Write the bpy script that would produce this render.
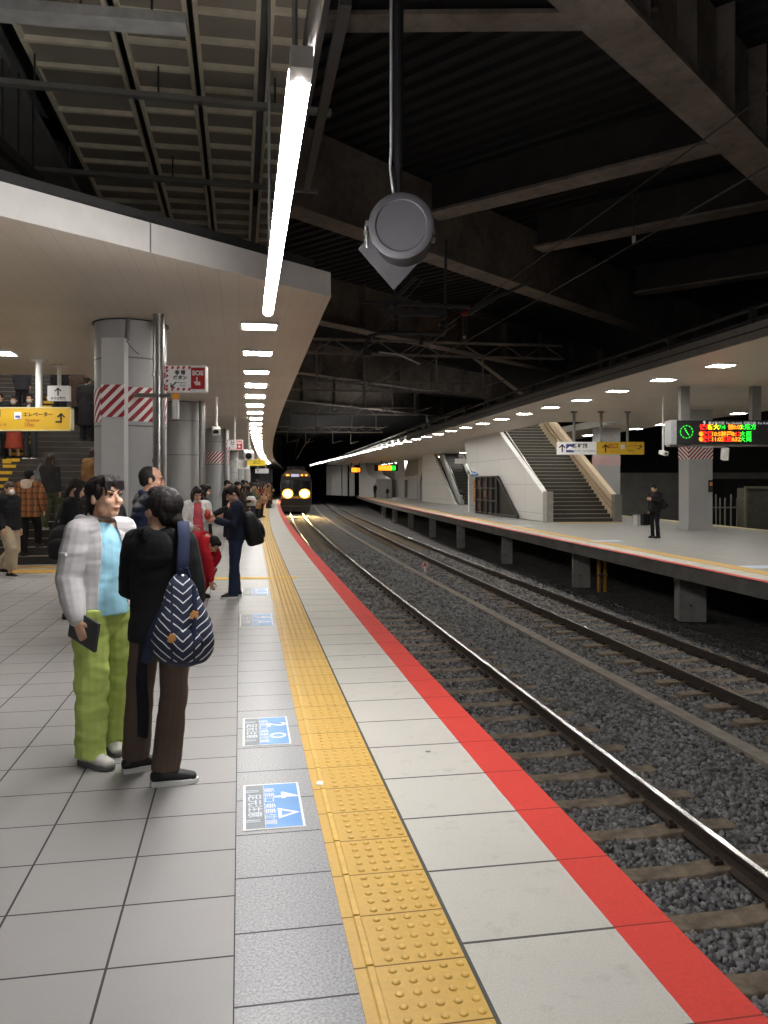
import bpy, bmesh, math, random
import numpy as np
from mathutils import Vector, Matrix, noise

for o in list(bpy.data.objects):
    bpy.data.objects.remove(o)
SC = bpy.context.scene
COL = SC.collection
V = Vector
R = math.radians
PI = math.pi

# ------------------------------------------------------------------ camera, light, exposure
CAM_H = 1.62          # eye height above the platform floor (z = 0)
FPX = 800.0           # focal length in pixels of the 768 x 1024 frame
cam = bpy.data.cameras.new('camera')
cam.sensor_fit = 'HORIZONTAL'
cam.sensor_width = 36.0
cam.lens = 36.0 * FPX / 768.0
cam.shift_y = -28.0 / 768.0
cam.clip_end = 400
cam.clip_start = 0.05
cam_o = bpy.data.objects.new('camera', cam)
cam_o.location = (0, 0, CAM_H)
cam_o.rotation_euler = (R(90), 0, 0)
COL.objects.link(cam_o)
SC.camera = cam_o

world = bpy.data.worlds.new('night')
SC.world = world
world.use_nodes = True
world.node_tree.nodes['Background'].inputs[0].default_value = (0.62, 0.60, 0.60, 1)
world.node_tree.nodes['Background'].inputs[1].default_value = 0.03
SC.view_settings.view_transform = 'Standard'
SC.view_settings.look = 'None'
SC.view_settings.gamma = 1.0
SC.view_settings.use_curve_mapping = False
SC.view_settings.exposure = 0.38
LAMP_PANEL = 56.0     # emission of the recessed ceiling panels, near platform
LAMP_PANEL_FAR = 74.0
LAMP_TUBE = 108.0      # emission of the linear tubes
try:
    SC.cycles.use_denoising = True
    SC.cycles.max_bounces = 6
    SC.cycles.sample_clamp_indirect = 4.0
except Exception:
    pass

# ------------------------------------------------------------------ helpers
def lin(c):
    return tuple((x / 255 / 12.92) if x / 255 <= 0.04045 else ((x / 255 + 0.055) / 1.055) ** 2.4 for x in c)

class NT:
    """small node-tree helper"""
    def __init__(self, mat):
        self.t = mat.node_tree
        self.b = self.t.nodes['Principled BSDF']
    def n(self, typ, **kw):
        x = self.t.nodes.new('ShaderNode' + typ)
        for k, v in kw.items():
            setattr(x, k, v)
        return x
    def l(self, a, b):
        self.t.links.new(a, b)
    def val(self, sock, v):
        if hasattr(v, 'is_output'):
            self.l(v, sock)
        else:
            sock.default_value = v
    def m(self, op, a, b=0.0, c=0.0):
        x = self.n('Math', operation=op)
        self.val(x.inputs[0], a); self.val(x.inputs[1], b); self.val(x.inputs[2], c)
        return x.outputs[0]
    def mix(self, f, a, b):
        x = self.n('Mix', data_type='RGBA')
        self.val(x.inputs[0], f)
        for s, v in ((x.inputs[6], a), (x.inputs[7], b)):
            if isinstance(v, tuple):
                s.default_value = (*v, 1)
            else:
                self.l(v, s)
        return x.outputs[2]
    def noise(self, scale, vec=None, detail=3.0, rough=0.5):
        x = self.n('TexNoise')
        x.inputs['Scale'].default_value = scale
        x.inputs['Detail'].default_value = detail
        x.inputs['Roughness'].default_value = rough
        if vec is not None:
            self.l(vec, x.inputs['Vector'])
        return x.outputs[0]
    def ramp(self, f, a, b):
        x = self.n('MapRange')
        self.l(f, x.inputs[0])
        x.inputs[1].default_value = a; x.inputs[2].default_value = b
        return x.outputs[0]
    def bump(self, h, strength=0.3, dist=0.01):
        x = self.n('Bump')
        x.inputs['Strength'].default_value = strength
        x.inputs['Distance'].default_value = dist
        self.l(h, x.inputs['Height'])
        self.l(x.outputs[0], self.b.inputs['Normal'])
    def obj(self):
        return self.n('TexCoord').outputs['Object']
    def uv(self):
        x = self.n('TexCoord').outputs['UV']
        s = self.n('SeparateXYZ')
        self.l(x, s.inputs[0])
        return x, s.outputs[0], s.outputs[1]
    def joint(self, c, period, phase, width):
        """1 on the joint lines of a periodic grid, else 0"""
        a = self.m('ADD', c, -phase + period * 1000)
        f = self.m('MODULO', a, period)
        f = self.m('ABSOLUTE', self.m('SUBTRACT', f, period / 2))
        return self.m('GREATER_THAN', f, period / 2 - width / 2)

def newmat(name, rgb=(128, 128, 128), rough=0.6, metal=0.0, spec=0.5):
    m = bpy.data.materials.new(name)
    m.use_nodes = True
    b = m.node_tree.nodes['Principled BSDF']
    b.inputs['Base Color'].default_value = (*lin(rgb), 1)
    b.inputs['Roughness'].default_value = rough
    b.inputs['Metallic'].default_value = metal
    b.inputs['Specular IOR Level'].default_value = spec
    m.diffuse_color = (*lin(rgb), 1)
    return m

def pm(name, rgb, rough=0.6, metal=0.0, var=0.12, scale=6.0, bump=0.0, bscale=60.0, spec=0.5):
    """plain procedural material: colour with mottling and a fine bump"""
    m = newmat(name, rgb, rough, metal, spec)
    t = NT(m)
    c = lin(rgb)
    o = t.obj()
    f = t.noise(scale, o, 4)
    lo = tuple(x * (1 - var) for x in c); hi = tuple(min(1, x * (1 + var)) for x in c)
    t.l(t.mix(t.ramp(f, 0.3, 0.7), lo, hi), t.b.inputs['Base Color'])
    if bump:
        t.bump(t.noise(bscale, o, 2), bump, 0.004)
    return m

def glow(name, rgb, strength):
    m = newmat(name, rgb)
    b = m.node_tree.nodes['Principled BSDF']
    b.inputs['Emission Color'].default_value = (*lin(rgb), 1)
    b.inputs['Emission Strength'].default_value = strength
    return m

ROOT = {}
def tag(o, label=None, cat=None, group=None, kind=None):
    if label: o['label'] = label
    if cat: o['category'] = cat
    if group: o['group'] = group
    if kind: o['kind'] = kind
    return o

def thing(name, label, cat, loc=(0, 0, 0), rz=0.0, group=None, kind=None):
    o = bpy.data.objects.new(name, None)
    o.empty_display_size = 0.1
    o.location = loc
    o.rotation_euler = (0, 0, rz)
    COL.objects.link(o)
    ROOT[o.name] = Matrix.Translation(V(loc)) @ Matrix.Rotation(rz, 4, 'Z')
    return tag(o, label, cat, group, kind)

def frame(d, ref=(1, 0, 0)):
    d = V(d).normalized()
    a = V(ref) - d * d.dot(V(ref))
    if a.length < 0.2:
        a = V((0, 1, 0)) - d * d.y
        if a.length < 0.2:
            a = V((0, 0, 1)) - d * d.z
    a.normalize()
    return a, d.cross(a)

class MB:
    """collects shapes into one mesh"""
    def __init__(self):
        self.bm = bmesh.new()
    def grid(self, rings, closed=True, caps=True):
        bm = self.bm
        vs = [[bm.verts.new(p) for p in r] for r in rings]
        n = len(rings[0])
        for i in range(len(vs) - 1):
            for j in range(n if closed else n - 1):
                k = (j + 1) % n
                bm.faces.new((vs[i][j], vs[i][k], vs[i + 1][k], vs[i + 1][j]))
        if caps and closed and n > 2:
            bm.faces.new(vs[0][::-1]); bm.faces.new(vs[-1])
        return self
    def box(self, c, s, rz=0.0, rx=0.0, ry=0.0):
        m = Matrix.Translation(V(c)) @ Matrix.Rotation(rz, 4, 'Z') @ Matrix.Rotation(rx, 4, 'X') @ Matrix.Rotation(ry, 4, 'Y')
        x, y, z = s[0] / 2, s[1] / 2, s[2] / 2
        r = [[m @ V((a * x, b * y, e * z)) for a, b in ((-1, -1), (1, -1), (1, 1), (-1, 1))] for e in (-1, 1)]
        return self.grid(r)
    def bar(self, p, q, w, h, up=(0, 0, 1)):
        """rectangular bar from p to q, w across, h along up"""
        p, q = V(p), V(q)
        d = (q - p).normalized()
        b = V(up) - d * d.dot(V(up)); b.normalize()
        a = d.cross(b)
        r = [[e + a * (i * w / 2) + b * (j * h / 2) for i, j in ((-1, -1), (1, -1), (1, 1), (-1, 1))] for e in (p, q)]
        return self.grid(r)
    def tube(self, pts, rad, seg=12, ref=(1, 0, 0), round_ends=False):
        pts = [V(p) for p in pts]
        if not isinstance(rad, (list, tuple)):
            rad = [rad] * len(pts)
        rad = [(r, r) if not isinstance(r, (list, tuple)) else r for r in rad]
        rings = []
        N = len(pts)
        dirs = []
        for i in range(N):
            d = (pts[min(i + 1, N - 1)] - pts[max(i - 1, 0)])
            dirs.append(d.normalized())
        def ring(c, d, ra, rb):
            a, b = frame(d, ref)
            return [c + a * (ra * math.cos(2 * PI * k / seg)) + b * (rb * math.sin(2 * PI * k / seg)) for k in range(seg)]
        if round_ends:
            m = min(rad[0])
            rings.append(ring(pts[0] - dirs[0] * m * 0.8, dirs[0], rad[0][0] * .45, rad[0][1] * .45))
            rings.append(ring(pts[0] - dirs[0] * m * 0.5, dirs[0], rad[0][0] * .82, rad[0][1] * .82))
        for p, d, (ra, rb) in zip(pts, dirs, rad):
            rings.append(ring(p, d, ra, rb))
        if round_ends:
            m = min(rad[-1])
            rings.append(ring(pts[-1] + dirs[-1] * m * 0.5, dirs[-1], rad[-1][0] * .82, rad[-1][1] * .82))
            rings.append(ring(pts[-1] + dirs[-1] * m * 0.8, dirs[-1], rad[-1][0] * .45, rad[-1][1] * .45))
        return self.grid(rings)
    def cyl(self, p, q, r, seg=16, r2=None):
        return self.tube([p, q], [r, r if r2 is None else r2], seg)
    def ell(self, c, r, mat=None, seg=16, rot=None):
        m = Matrix.Translation(V(c)) @ (rot.to_4x4() if rot is not None else Matrix.Identity(4)) @ Matrix.Diagonal((*r, 1))
        if mat is not None:
            m = mat @ m
        bmesh.ops.create_uvsphere(self.bm, u_segments=seg, v_segments=max(6, seg // 2), radius=1.0, matrix=m)
        return self
    def prism(self, poly, axis_o, ax, ay, az, depth):
        """polygon (u,v) in the plane axis_o + u*ax + v*ay, extruded by depth along az"""
        o, ax, ay, az = V(axis_o), V(ax), V(ay), V(az)
        r = [[o + ax * u + ay * v + az * e for u, v in poly] for e in (0, depth)]
        return self.grid(r)
    def poly(self, pts):
        self.bm.faces.new([self.bm.verts.new(p) for p in pts])
        return self
    def lathe(self, prof, c, axis=(0, 0, 1), seg=24):
        """prof: (radius, height) along axis from c"""
        a, b = frame(axis)
        d = V(axis).normalized()
        rings = [[V(c) + d * h + a * (r * math.cos(2 * PI * k / seg)) + b * (r * math.sin(2 * PI * k / seg)) for k in range(seg)] for r, h in prof]
        return self.grid(rings)
    def build(self, name, mat, parent=None, smooth=False, bevel=0.0, world=False, base=None, mesh=None):
        bm = self.bm
        bmesh.ops.recalc_face_normals(bm, faces=bm.faces)
        if world and parent is not None:
            bm.transform(ROOT[parent.name].inverted())
        if base is not None:
            bm.transform(Matrix.Translation(-V(base)))
        me = bpy.data.meshes.new(name)
        bm.to_mesh(me); bm.free()
        return mesh_obj(name, me, mat, parent, smooth, bevel, base)

def mesh_obj(name, me, mat, parent=None, smooth=False, bevel=0.0, base=None):
    o = bpy.data.objects.new(name, me)
    for m in (mat if isinstance(mat, (list, tuple)) else [mat]):
        me.materials.append(m)
    if smooth:
        me.polygons.foreach_set('use_smooth', [True] * len(me.polygons))
        if smooth == 'auto':
            try:
                me.set_sharp_from_angle(angle=R(35))
            except Exception:
                pass
    COL.objects.link(o)
    if base is not None:
        o.location = base
    if parent is not None:
        o.parent = parent
    if bevel:
        b = o.modifiers.new('bevel', 'BEVEL')
        b.width = bevel; b.segments = 2; b.limit_method = 'ANGLE'
    return o

def dup(o, loc=None, rz=None, label=None, group=None):
    """copy a thing with copies of its parts and sub-parts"""
    r = o.copy(); COL.objects.link(r)
    if loc is not None: r.location = loc
    if rz is not None: r.rotation_euler = (0, 0, rz)
    if label: r['label'] = label
    if group: r['group'] = group
    for ch in o.children:
        c = ch.copy(); COL.objects.link(c); c.parent = r
        for g in ch.children:
            d = g.copy(); COL.objects.link(d); d.parent = c
    return r

def text(s, size, mat, parent, m, name='lettering', align='CENTER', depth=0.0015, stretch=1.0, bold=0.0):
    cu = bpy.data.curves.new(name, 'FONT')
    cu.body = s; cu.size = size; cu.align_x = align; cu.align_y = 'CENTER'
    cu.extrude = depth; cu.resolution_u = 3
    cu.offset = bold
    t = bpy.data.objects.new('temporary', cu)
    COL.objects.link(t)
    dg = bpy.context.evaluated_depsgraph_get()
    me = bpy.data.meshes.new_from_object(t.evaluated_get(dg))
    bpy.data.objects.remove(t)
    me.transform(m @ Matrix.Diagonal((stretch, 1, 1, 1)))
    me.name = name
    me.materials.clear()
    return mesh_obj(name, me, mat, parent)

def plane_m(o, ax, ay):
    """matrix that lays text out: x along ax, y along ay"""
    ax = V(ax).normalized(); ay = V(ay).normalized(); az = ax.cross(ay)
    m = Matrix((ax, ay, az)).transposed().to_4x4()
    m.translation = V(o)
    return m

def remeshed(mb, voxel, smooth=2, cut=None, thick=0.0, fold=None):
    """one continuous surface out of overlapping closed shapes"""
    me = bpy.data.meshes.new('temporary')
    bmesh.ops.recalc_face_normals(mb.bm, faces=mb.bm.faces)
    mb.bm.to_mesh(me); mb.bm.free()
    t = bpy.data.objects.new('temporary', me)
    COL.objects.link(t)
    md = t.modifiers.new('r', 'REMESH'); md.mode = 'VOXEL'; md.voxel_size = voxel; md.adaptivity = 0
    dg = bpy.context.evaluated_depsgraph_get()
    out = bpy.data.meshes.new_from_object(t.evaluated_get(dg))
    bpy.data.objects.remove(t); bpy.data.meshes.remove(me)
    bm = bmesh.new(); bm.from_mesh(out)
    for _ in range(smooth):
        bmesh.ops.smooth_vert(bm, verts=bm.verts, factor=0.5, use_axis_x=True, use_axis_y=True, use_axis_z=True)
    if fold:
        bm.normal_update()
        amp, fx, fz, seed = fold
        for v in bm.verts:
            p = V((v.co.x * fx + seed, v.co.y * fx, v.co.z * fz))
            v.co += v.normal * (amp * (noise.noise(p) + 0.5 * noise.noise(p * 2.1)))
    if cut:
        kill = [f for f in bm.faces if cut(f.calc_center_median())]
        bmesh.ops.delete(bm, geom=kill, context='FACES')
    if thick:
        bm.normal_update()
        bmesh.ops.solidify(bm, geom=bm.faces[:], thickness=thick)
    bm.to_mesh(out); bm.free()
    return out

def split_loose(o):
    """pieces of a part that do not touch become parts of their own"""
    bm = bmesh.new(); bm.from_mesh(o.data)
    bm.verts.ensure_lookup_table()
    seen = set(); isl = []
    for v in bm.verts:
        if v.index in seen: continue
        st = [v]; seen.add(v.index); cur = []
        while st:
            x = st.pop(); cur.append(x.index)
            for e in x.link_edges:
                y = e.other_vert(x)
                if y.index not in seen: seen.add(y.index); st.append(y)
        co = np.array([bm.verts[i].co[:] for i in cur])
        isl.append([set(cur), co.min(0) - .012, co.max(0) + .012])
    merged = True
    while merged:
        merged = False
        for i in range(len(isl)):
            for j in range(i + 1, len(isl)):
                if (isl[i][1] <= isl[j][2]).all() and (isl[j][1] <= isl[i][2]).all():
                    isl[i] = [isl[i][0] | isl[j][0], np.minimum(isl[i][1], isl[j][1]), np.maximum(isl[i][2], isl[j][2])]
                    del isl[j]; merged = True; break
            if merged: break
    bm.free()
    if len(isl) < 2: return [o]
    src = o.data; res = []
    for k, (ids, _, _) in enumerate(isl):
        b = bmesh.new(); b.from_mesh(src); b.verts.ensure_lookup_table()
        bmesh.ops.delete(b, geom=[v for v in b.verts if v.index not in ids], context='VERTS')
        me = bpy.data.meshes.new(src.name); b.to_mesh(me); b.free()
        for m in src.materials: me.materials.append(m)
        if k == 0: o.data = me; res.append(o)
        else:
            c = o.copy(); c.data = me; COL.objects.link(c); res.append(c)
    return res

def W(px, py, Y):
    """place seen at pixel (px,py) of the photograph at depth Y"""
    return V(((px - 384) / FPX * Y, Y, CAM_H - (py - 484) / FPX * Y))
def G(px, py, z=0.0):
    Y = FPX * (CAM_H - z) / (py - 484)
    return V(((px - 384) / FPX * Y, Y, z))

# ------------------------------------------------------------------ the curve of the line
# plan curve of the near platform edge: start, heading, curvature at knots
_KN = np.array([-30, 0, 12, 25, 45, 75, 130, 170.0])
_KA = np.array([0.0029, 0.0029, 0.00008, 0.001, 0.00048, 0.00104, -0.00027, 0.0])
_S = np.arange(-12, 150.01, 0.25)
_k = np.interp(_S, _KN, _KA)
_th = np.concatenate([[0], np.cumsum((_k[1:] + _k[:-1]) / 2 * 0.25)])
_i0 = int(12 / 0.25)
_th = _th - _th[_i0] - 0.18417
_x = np.concatenate([[0], np.cumsum((np.sin(_th)[1:] + np.sin(_th)[:-1]) / 2 * 0.25)])
_y = np.concatenate([[0], np.cumsum((np.cos(_th)[1:] + np.cos(_th)[:-1]) / 2 * 0.25)])
_x = _x - _x[_i0] + 1.60357
_y = _y - _y[_i0]
def heading(s):
    return float(np.interp(s, _S, _th))
def T(s, o, z=0.0):
    """point at distance s along the edge, offset o to its right (towards the tracks)"""
    h = heading(s)
    return V((float(np.interp(s, _S, _x)) + o * math.cos(h), float(np.interp(s, _S, _y)) - o * math.sin(h), z))
def S_of_Y(Y):
    return float(np.interp(Y, _y, _S))
def track_two(s):
    q = s / 50
    return 5.14 + 0.75 * q - 0.16 * q * q
def far_edge(s):
    q = s / 50
    return 6.335 + 2.265 * q - 0.341 * q * q
TRACK_ONE = 1.48

def strip(name, s0, s1, ds, o0, o1, z0, z1, mat, kind='structure', thick=0.0, uvscale=True):
    """ribbon along the line between offsets o0(s) and o1(s); UV in metres (s, offset)"""
    f0 = o0 if callable(o0) else (lambda s: o0)
    f1 = o1 if callable(o1) else (lambda s: o1)
    n = max(1, int(math.ceil((s1 - s0) / ds)))
    bm = bmesh.new()
    uvl = bm.loops.layers.uv.new('UVMap')
    rows = []
    for i in range(n + 1):
        s = s0 + (s1 - s0) * i / n
        a, b = f0(s), f1(s)
        top = [(T(s, a, z0), (s, a)), (T(s, b, z1), (s, b))]
        if thick:
            top += [(T(s, b, z1 - thick), (s, b + thick)), (T(s, a, z0 - thick), (s, a - thick))]
        rows.append([(bm.verts.new(p), uv) for p, uv in top])
    m = len(rows[0])
    for i in range(n):
        for j in range(m if thick else m - 1):
            k = (j + 1) % m
            q = [rows[i][j], rows[i][k], rows[i + 1][k], rows[i + 1][j]]
            f = bm.faces.new([x[0] for x in q])
            for lp, x in zip(f.loops, q):
                lp[uvl].uv = x[1]
    if thick:
        for r in (rows[0], rows[-1]):
            bm.faces.new([x[0] for x in r])
    bmesh.ops.recalc_face_normals(bm, faces=bm.faces)
    if not thick:
        bm.normal_update()
        if sum(f.normal.z for f in bm.faces) < 0:
            bmesh.ops.reverse_faces(bm, faces=bm.faces)
    me = bpy.data.meshes.new(name)
    bm.to_mesh(me); bm.free()
    o = mesh_obj(name, me, mat)
    if kind:
        o['kind'] = kind
    return o

def sweep(mb, prof, s0, s1, ds, off, z):
    """profile (do, dz) swept along the line at offset off(s)"""
    f = off if callable(off) else (lambda s: off)
    n = max(1, int(math.ceil((s1 - s0) / ds)))
    mb.grid([[T(s, f(s) + a, z + b) for a, b in prof] for s in (s0 + (s1 - s0) * i / n for i in range(n + 1))])
    return mb

# ------------------------------------------------------------------ ground materials
def speckled_tile(name, rgb, joint_rgb, pu, pv, phase_u, phase_v, w, rough, speck=0.15, sscale=220.0, gum=0.0):
    m = newmat(name, rgb, rough)
    t = NT(m)
    uv, u, v = t.uv()
    c = lin(rgb)
    o = t.obj()
    sp = t.ramp(t.noise(sscale, o, 2, 0.7), 0.3, 0.7)
    lo = tuple(x * (1 - speck) for x in c); hi = tuple(min(1, x * (1 + speck)) for x in c)
    col = t.mix(sp, lo, hi)
    big = t.ramp(t.noise(1.6, o, 5, 0.6), 0.35, 0.7)
    col = t.mix(t.m('MULTIPLY', big, 0.22), col, tuple(x * 0.72 for x in c))
    # per tile tint
    iu = t.m('FLOOR', t.m('DIVIDE', t.m('ADD', u, 1000 * pu - phase_u), pu))
    iv = t.m('FLOOR', t.m('DIVIDE', t.m('ADD', v, 1000 * pv - phase_v), pv)) if pv else 0.0
    wn = t.n('TexWhiteNoise', noise_dimensions='2D')
    cx = t.n('CombineXYZ'); t.val(cx.inputs[0], iu); t.val(cx.inputs[1], iv)
    t.l(cx.outputs[0], wn.inputs[0])
    col = t.mix(t.m('MULTIPLY', wn.outputs[0], 0.16), col, tuple(x * 0.7 for x in c))
    j = t.joint(u, pu, phase_u, w)
    if pv:
        j = t.m('MAXIMUM', j, t.joint(v, pv, phase_v, w))
    if gum:
        vo = t.n('TexVoronoi'); vo.inputs['Scale'].default_value = gum; t.l(o, vo.inputs['Vector'])
        sc = t.n('SeparateColor'); t.l(vo.outputs['Color'], sc.inputs[0])
        spot = t.m('MULTIPLY', t.m('LESS_THAN', vo.outputs['Distance'], .055), t.m('GREATER_THAN', sc.outputs[0], .62))
        col = t.mix(t.m('MULTIPLY', spot, .75), col, (0.03, 0.03, 0.03))
        col = t.mix(t.m('MULTIPLY', t.ramp(t.noise(7.0, o, 6, .7), .56, .72), .35), col, tuple(x * .45 for x in c))
    t.l(t.mix(j, col, lin(joint_rgb)), t.b.inputs['Base Color'])
    rr = t.m('ADD', t.m('MULTIPLY', t.noise(3.0, o, 4), 0.10), rough - 0.05)
    t.l(t.m('MAXIMUM', rr, t.m('MULTIPLY', j, 0.8)), t.b.inputs['Roughness'])
    t.bump(t.m('SUBTRACT', t.m('MULTIPLY', sp, 0.12), j), 0.25, 0.003)
    return m

M_TILE = speckled_tile('grey_floor_tile', (163, 160, 157), (62, 60, 58), 0.408, 0.4236, 0.0, 0.0, 0.009, 0.46, 0.14)
M_GRANITE = speckled_tile('polished_granite', (158, 158, 160), (72, 71, 70), 0.408, 0.0, 2.80, 0.0, 0.009, 0.36, 0.42, 95.0)
M_COPING = speckled_tile('concrete_coping', (200, 196, 187), (78, 76, 72), 0.53, 0.0, 0.36, 0.0, 0.014, 0.62, 0.10, 120.0, 3.2)
M_RED = speckled_tile('red_edge_paint', (222, 66, 56), (150, 44, 40), 0.53, 0.0, 0.36, 0.0, 0.008, 0.5, 0.08, 60.0, 2.2)
M_YELLOW = speckled_tile('yellow_tactile', (216, 174, 86), (120, 86, 32), 0.316, 0.0, 0.08, 0.0, 0.007, 0.5, 0.06, 40.0)
M_YELLOW_RAISED = pm('yellow_tactile_raised', (220, 180, 92), 0.45, var=0.10, scale=30)
M_FAR_TILE = speckled_tile('far_floor_tile', (150, 150, 146), (110, 110, 108), 0.41, 0.41, 0.0, 0.0, 0.006, 0.42, 0.08)
M_CONCRETE = pm('grey_concrete', (120, 118, 114), 0.8, var=0.25, scale=3, bump=0.3, bscale=40)
M_CONCRETE_PALE = pm('pale_concrete_post', (150, 149, 144), 0.8, var=0.15, scale=4, bump=0.2, bscale=40)
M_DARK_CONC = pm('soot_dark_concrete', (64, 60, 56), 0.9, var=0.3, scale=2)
M_EDGE_STEEL = pm('edge_beam_grey', (96, 94, 90), 0.7, var=0.3, scale=2)

# ------------------------------------------------------------------ near platform floor
FH = R(-10.2)
FD = V((math.sin(FH), math.cos(FH), 0)); FR = V((math.cos(FH), -math.sin(FH), 0))
FP = V((-0.512, 2.748, 0))
def granite_left(s):
    P = T(s, 0)
    # offset at which the straight tile line crosses this station, held further on
    h = heading(s)
    r = V((math.cos(h), -math.sin(h), 0))
    n = FR
    o = (FP - P).dot(n) / r.dot(n)
    return max(o, -2.1) if s < 60 else -2.1
bm = bmesh.new(); uvl = bm.loops.layers.uv.new('UVMap')
ss = [-6 + 1.5 * i for i in range(105)]
right = [T(s, granite_left(s)) for s in ss]
left = [V((p.x - 13.5, p.y - 2.4, 0)) for p in right]
for i in range(len(ss) - 1):
    f = bm.faces.new([bm.verts.new(p) for p in (left[i], right[i], right[i + 1], left[i + 1])])
    for lp in f.loops:
        d = lp.vert.co - FP
        lp[uvl].uv = (d.dot(FD), d.dot(FR))
me = bpy.data.meshes.new('platform_floor'); bm.normal_update()
if sum(f.normal.z for f in bm.faces) < 0: bmesh.ops.reverse_faces(bm, faces=bm.faces)
bm.to_mesh(me); bm.free()
tag(mesh_obj('floor', me, M_TILE), 'pale grey square tiled platform floor', 'floor', kind='structure')
YL, YR, RI = -1.199, -0.808, -0.227
tag(strip('floor_granite_band', -6, 145, 0.5, granite_left, YL, 0, 0, M_GRANITE), 'polished grey granite band beside the yellow tactile strip', 'floor')
tag(strip('floor_coping', -6, 145, 0.5, YR, RI, 0.0, 0.0, M_COPING), 'pale concrete coping slabs between yellow strip and red edge', 'floor')
tag(strip('trim_1', -6, 145, 0.5, RI, 0.0, 0.002, 0.002, M_RED, thick=0.12), 'bright red painted edge of the platform', 'platform edge')
tag(strip('trim_2', -6, 145, 0.5, -0.35, -0.25, -0.1, -0.1, M_EDGE_STEEL, thick=1.25), 'dark wall under the red platform edge', 'wall')
strip_o = strip('tactile_paving', -6, 145, 0.5, YL, YR, 0.004, 0.004, M_YELLOW)
tag(strip_o, 'yellow tactile paving strip with raised dots along the platform', 'tactile paving')
# raised bar and dots of the tactile paving
mb = MB()
for i in range(-4, 230):
    s0 = 0.08 + 0.316 * i
    if s0 > 50: break
    a, b = s0 + 0.006, s0 + 0.31
    mb.grid([[T(s, YL + o, z) for o, z in ((0.040, 0.004), (0.046, 0.010), (0.066, 0.010), (0.072, 0.004))] for s in (a, b)], caps=True)
mb.build('guide_bar', M_YELLOW_RAISED, strip_o)
mb = MB()
for i in range(2, 150):
    s0 = 0.08 + 0.316 * i
    seg = 10 if s0 < 9 else 6
    for a in range(5):
        for b in range(5):
            c = T(s0 + 0.034 + 0.062 * a, YL + 0.125 + 0.058 * b)
            mb.grid([[c + V((r * math.cos(2 * PI * k / seg), r * math.sin(2 * PI * k / seg), z)) for k in range(seg)] for r, z in ((0.0155, 0.003), (0.0125, 0.008), (0.007, 0.0095))])
mb.build('dot_pattern', M_YELLOW_RAISED, strip_o, smooth=True)
# narrow drain gap at the right of the tactile strip
mb = MB(); sweep(mb, [(-0.007, 0), (0.007, 0), (0.007, 0.005), (-0.007, 0.005)], -6, 145, 0.5, YR, 0.001)
tag(mb.build('trim_3', pm('joint_sealant', (74, 76, 72), 0.7)), 'grey sealant joint along the tactile strip', 'joint', kind='structure')

# ------------------------------------------------------------------ track bed
M_BALLAST = newmat('ballast_bed', (70, 68, 66), 0.95)
t = NT(M_BALLAST)
vo = t.n('TexVoronoi'); vo.inputs['Scale'].default_value = 17.0; t.l(t.obj(), vo.inputs['Vector'])
sepc = t.n('SeparateColor'); t.l(vo.outputs['Color'], sepc.inputs[0])
big = t.ramp(t.noise(0.9, t.obj(), 4), 0.35, 0.7)
c1 = t.mix(sepc.outputs[0], lin((44, 43, 43)), lin((122, 120, 118)))
t.l(t.mix(t.m('MULTIPLY', big, 0.4), c1, lin((58, 52, 47))), t.b.inputs['Base Color'])
t.bump(vo.outputs['Distance'], 0.9, 0.03)
M_STONE = newmat('crushed_stone', (90, 90, 92), 0.9)
t = NT(M_STONE)
gi = t.n('NewGeometry')
c1 = t.mix(gi.outputs['Random Per Island'], lin((54, 54, 56)), lin((138, 137, 137)))
big = t.ramp(t.noise(0.8, t.obj(), 4), 0.35, 0.7)
t.l(t.mix(t.m('MULTIPLY', big, 0.35), c1, lin((66, 60, 55))), t.b.inputs['Base Color'])
M_BROWN = newmat('brake_dust_concrete', (112, 98, 82), 0.9)
t = NT(M_BROWN)
f = t.ramp(t.noise(9, t.obj(), 5, 0.65), 0.3, 0.72)
t.l(t.mix(f, lin((78, 66, 55)), lin((132, 118, 100))), t.b.inputs['Base Color'])
t.bump(t.noise(60, t.obj(), 3), 0.3, 0.004)
M_RAIL = pm('rusty_rail_side', (56, 45, 38), 0.7, metal=0.2, var=0.3, scale=12)
M_RAILTOP = pm('polished_rail_head', (190, 188, 186), 0.22, metal=1.0, var=0.1, scale=20)

def bed_z(o):
    xs = [-2.0, 0.2, 0.6, 1.0, 2.0, 2.5, 3.2, 3.7, 4.1, 4.5, 6.2, 6.6, 7.2, 8.0, 30]
    zs = [-1.42, -1.36, -1.30, -1.285, -1.285, -1.25, -1.26, -1.33, -1.33, -1.285, -1.285, -1.31, -1.40, -1.5, -1.5]
    return float(np.interp(o, xs, zs))
offs = [-1.2, -0.3, 0.2, 0.6, 1.0, 1.48, 2.0, 2.5, 2.8, 3.2, 3.7, 4.1, 4.5, 5.2, 6.2, 6.6, 7.2, 8.0, 10, 13, 17, 24]
bm = bmesh.new(); rows = []
for i in range(0, 76):
    s = -6 + 2.0 * i
    rows.append([bm.verts.new(T(s, o, bed_z(o))) for o in offs])
for i in range(75):
    for j in range(len(offs) - 1):
        bm.faces.new((rows[i][j], rows[i][j + 1], rows[i + 1][j + 1], rows[i + 1][j]))
me = bpy.data.meshes.new('track_bed'); bm.to_mesh(me); bm.free()
tag(mesh_obj('track_bed', me, M_BALLAST), 'bed of dark crushed stone between the two platforms', 'ground', kind='structure')

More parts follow.
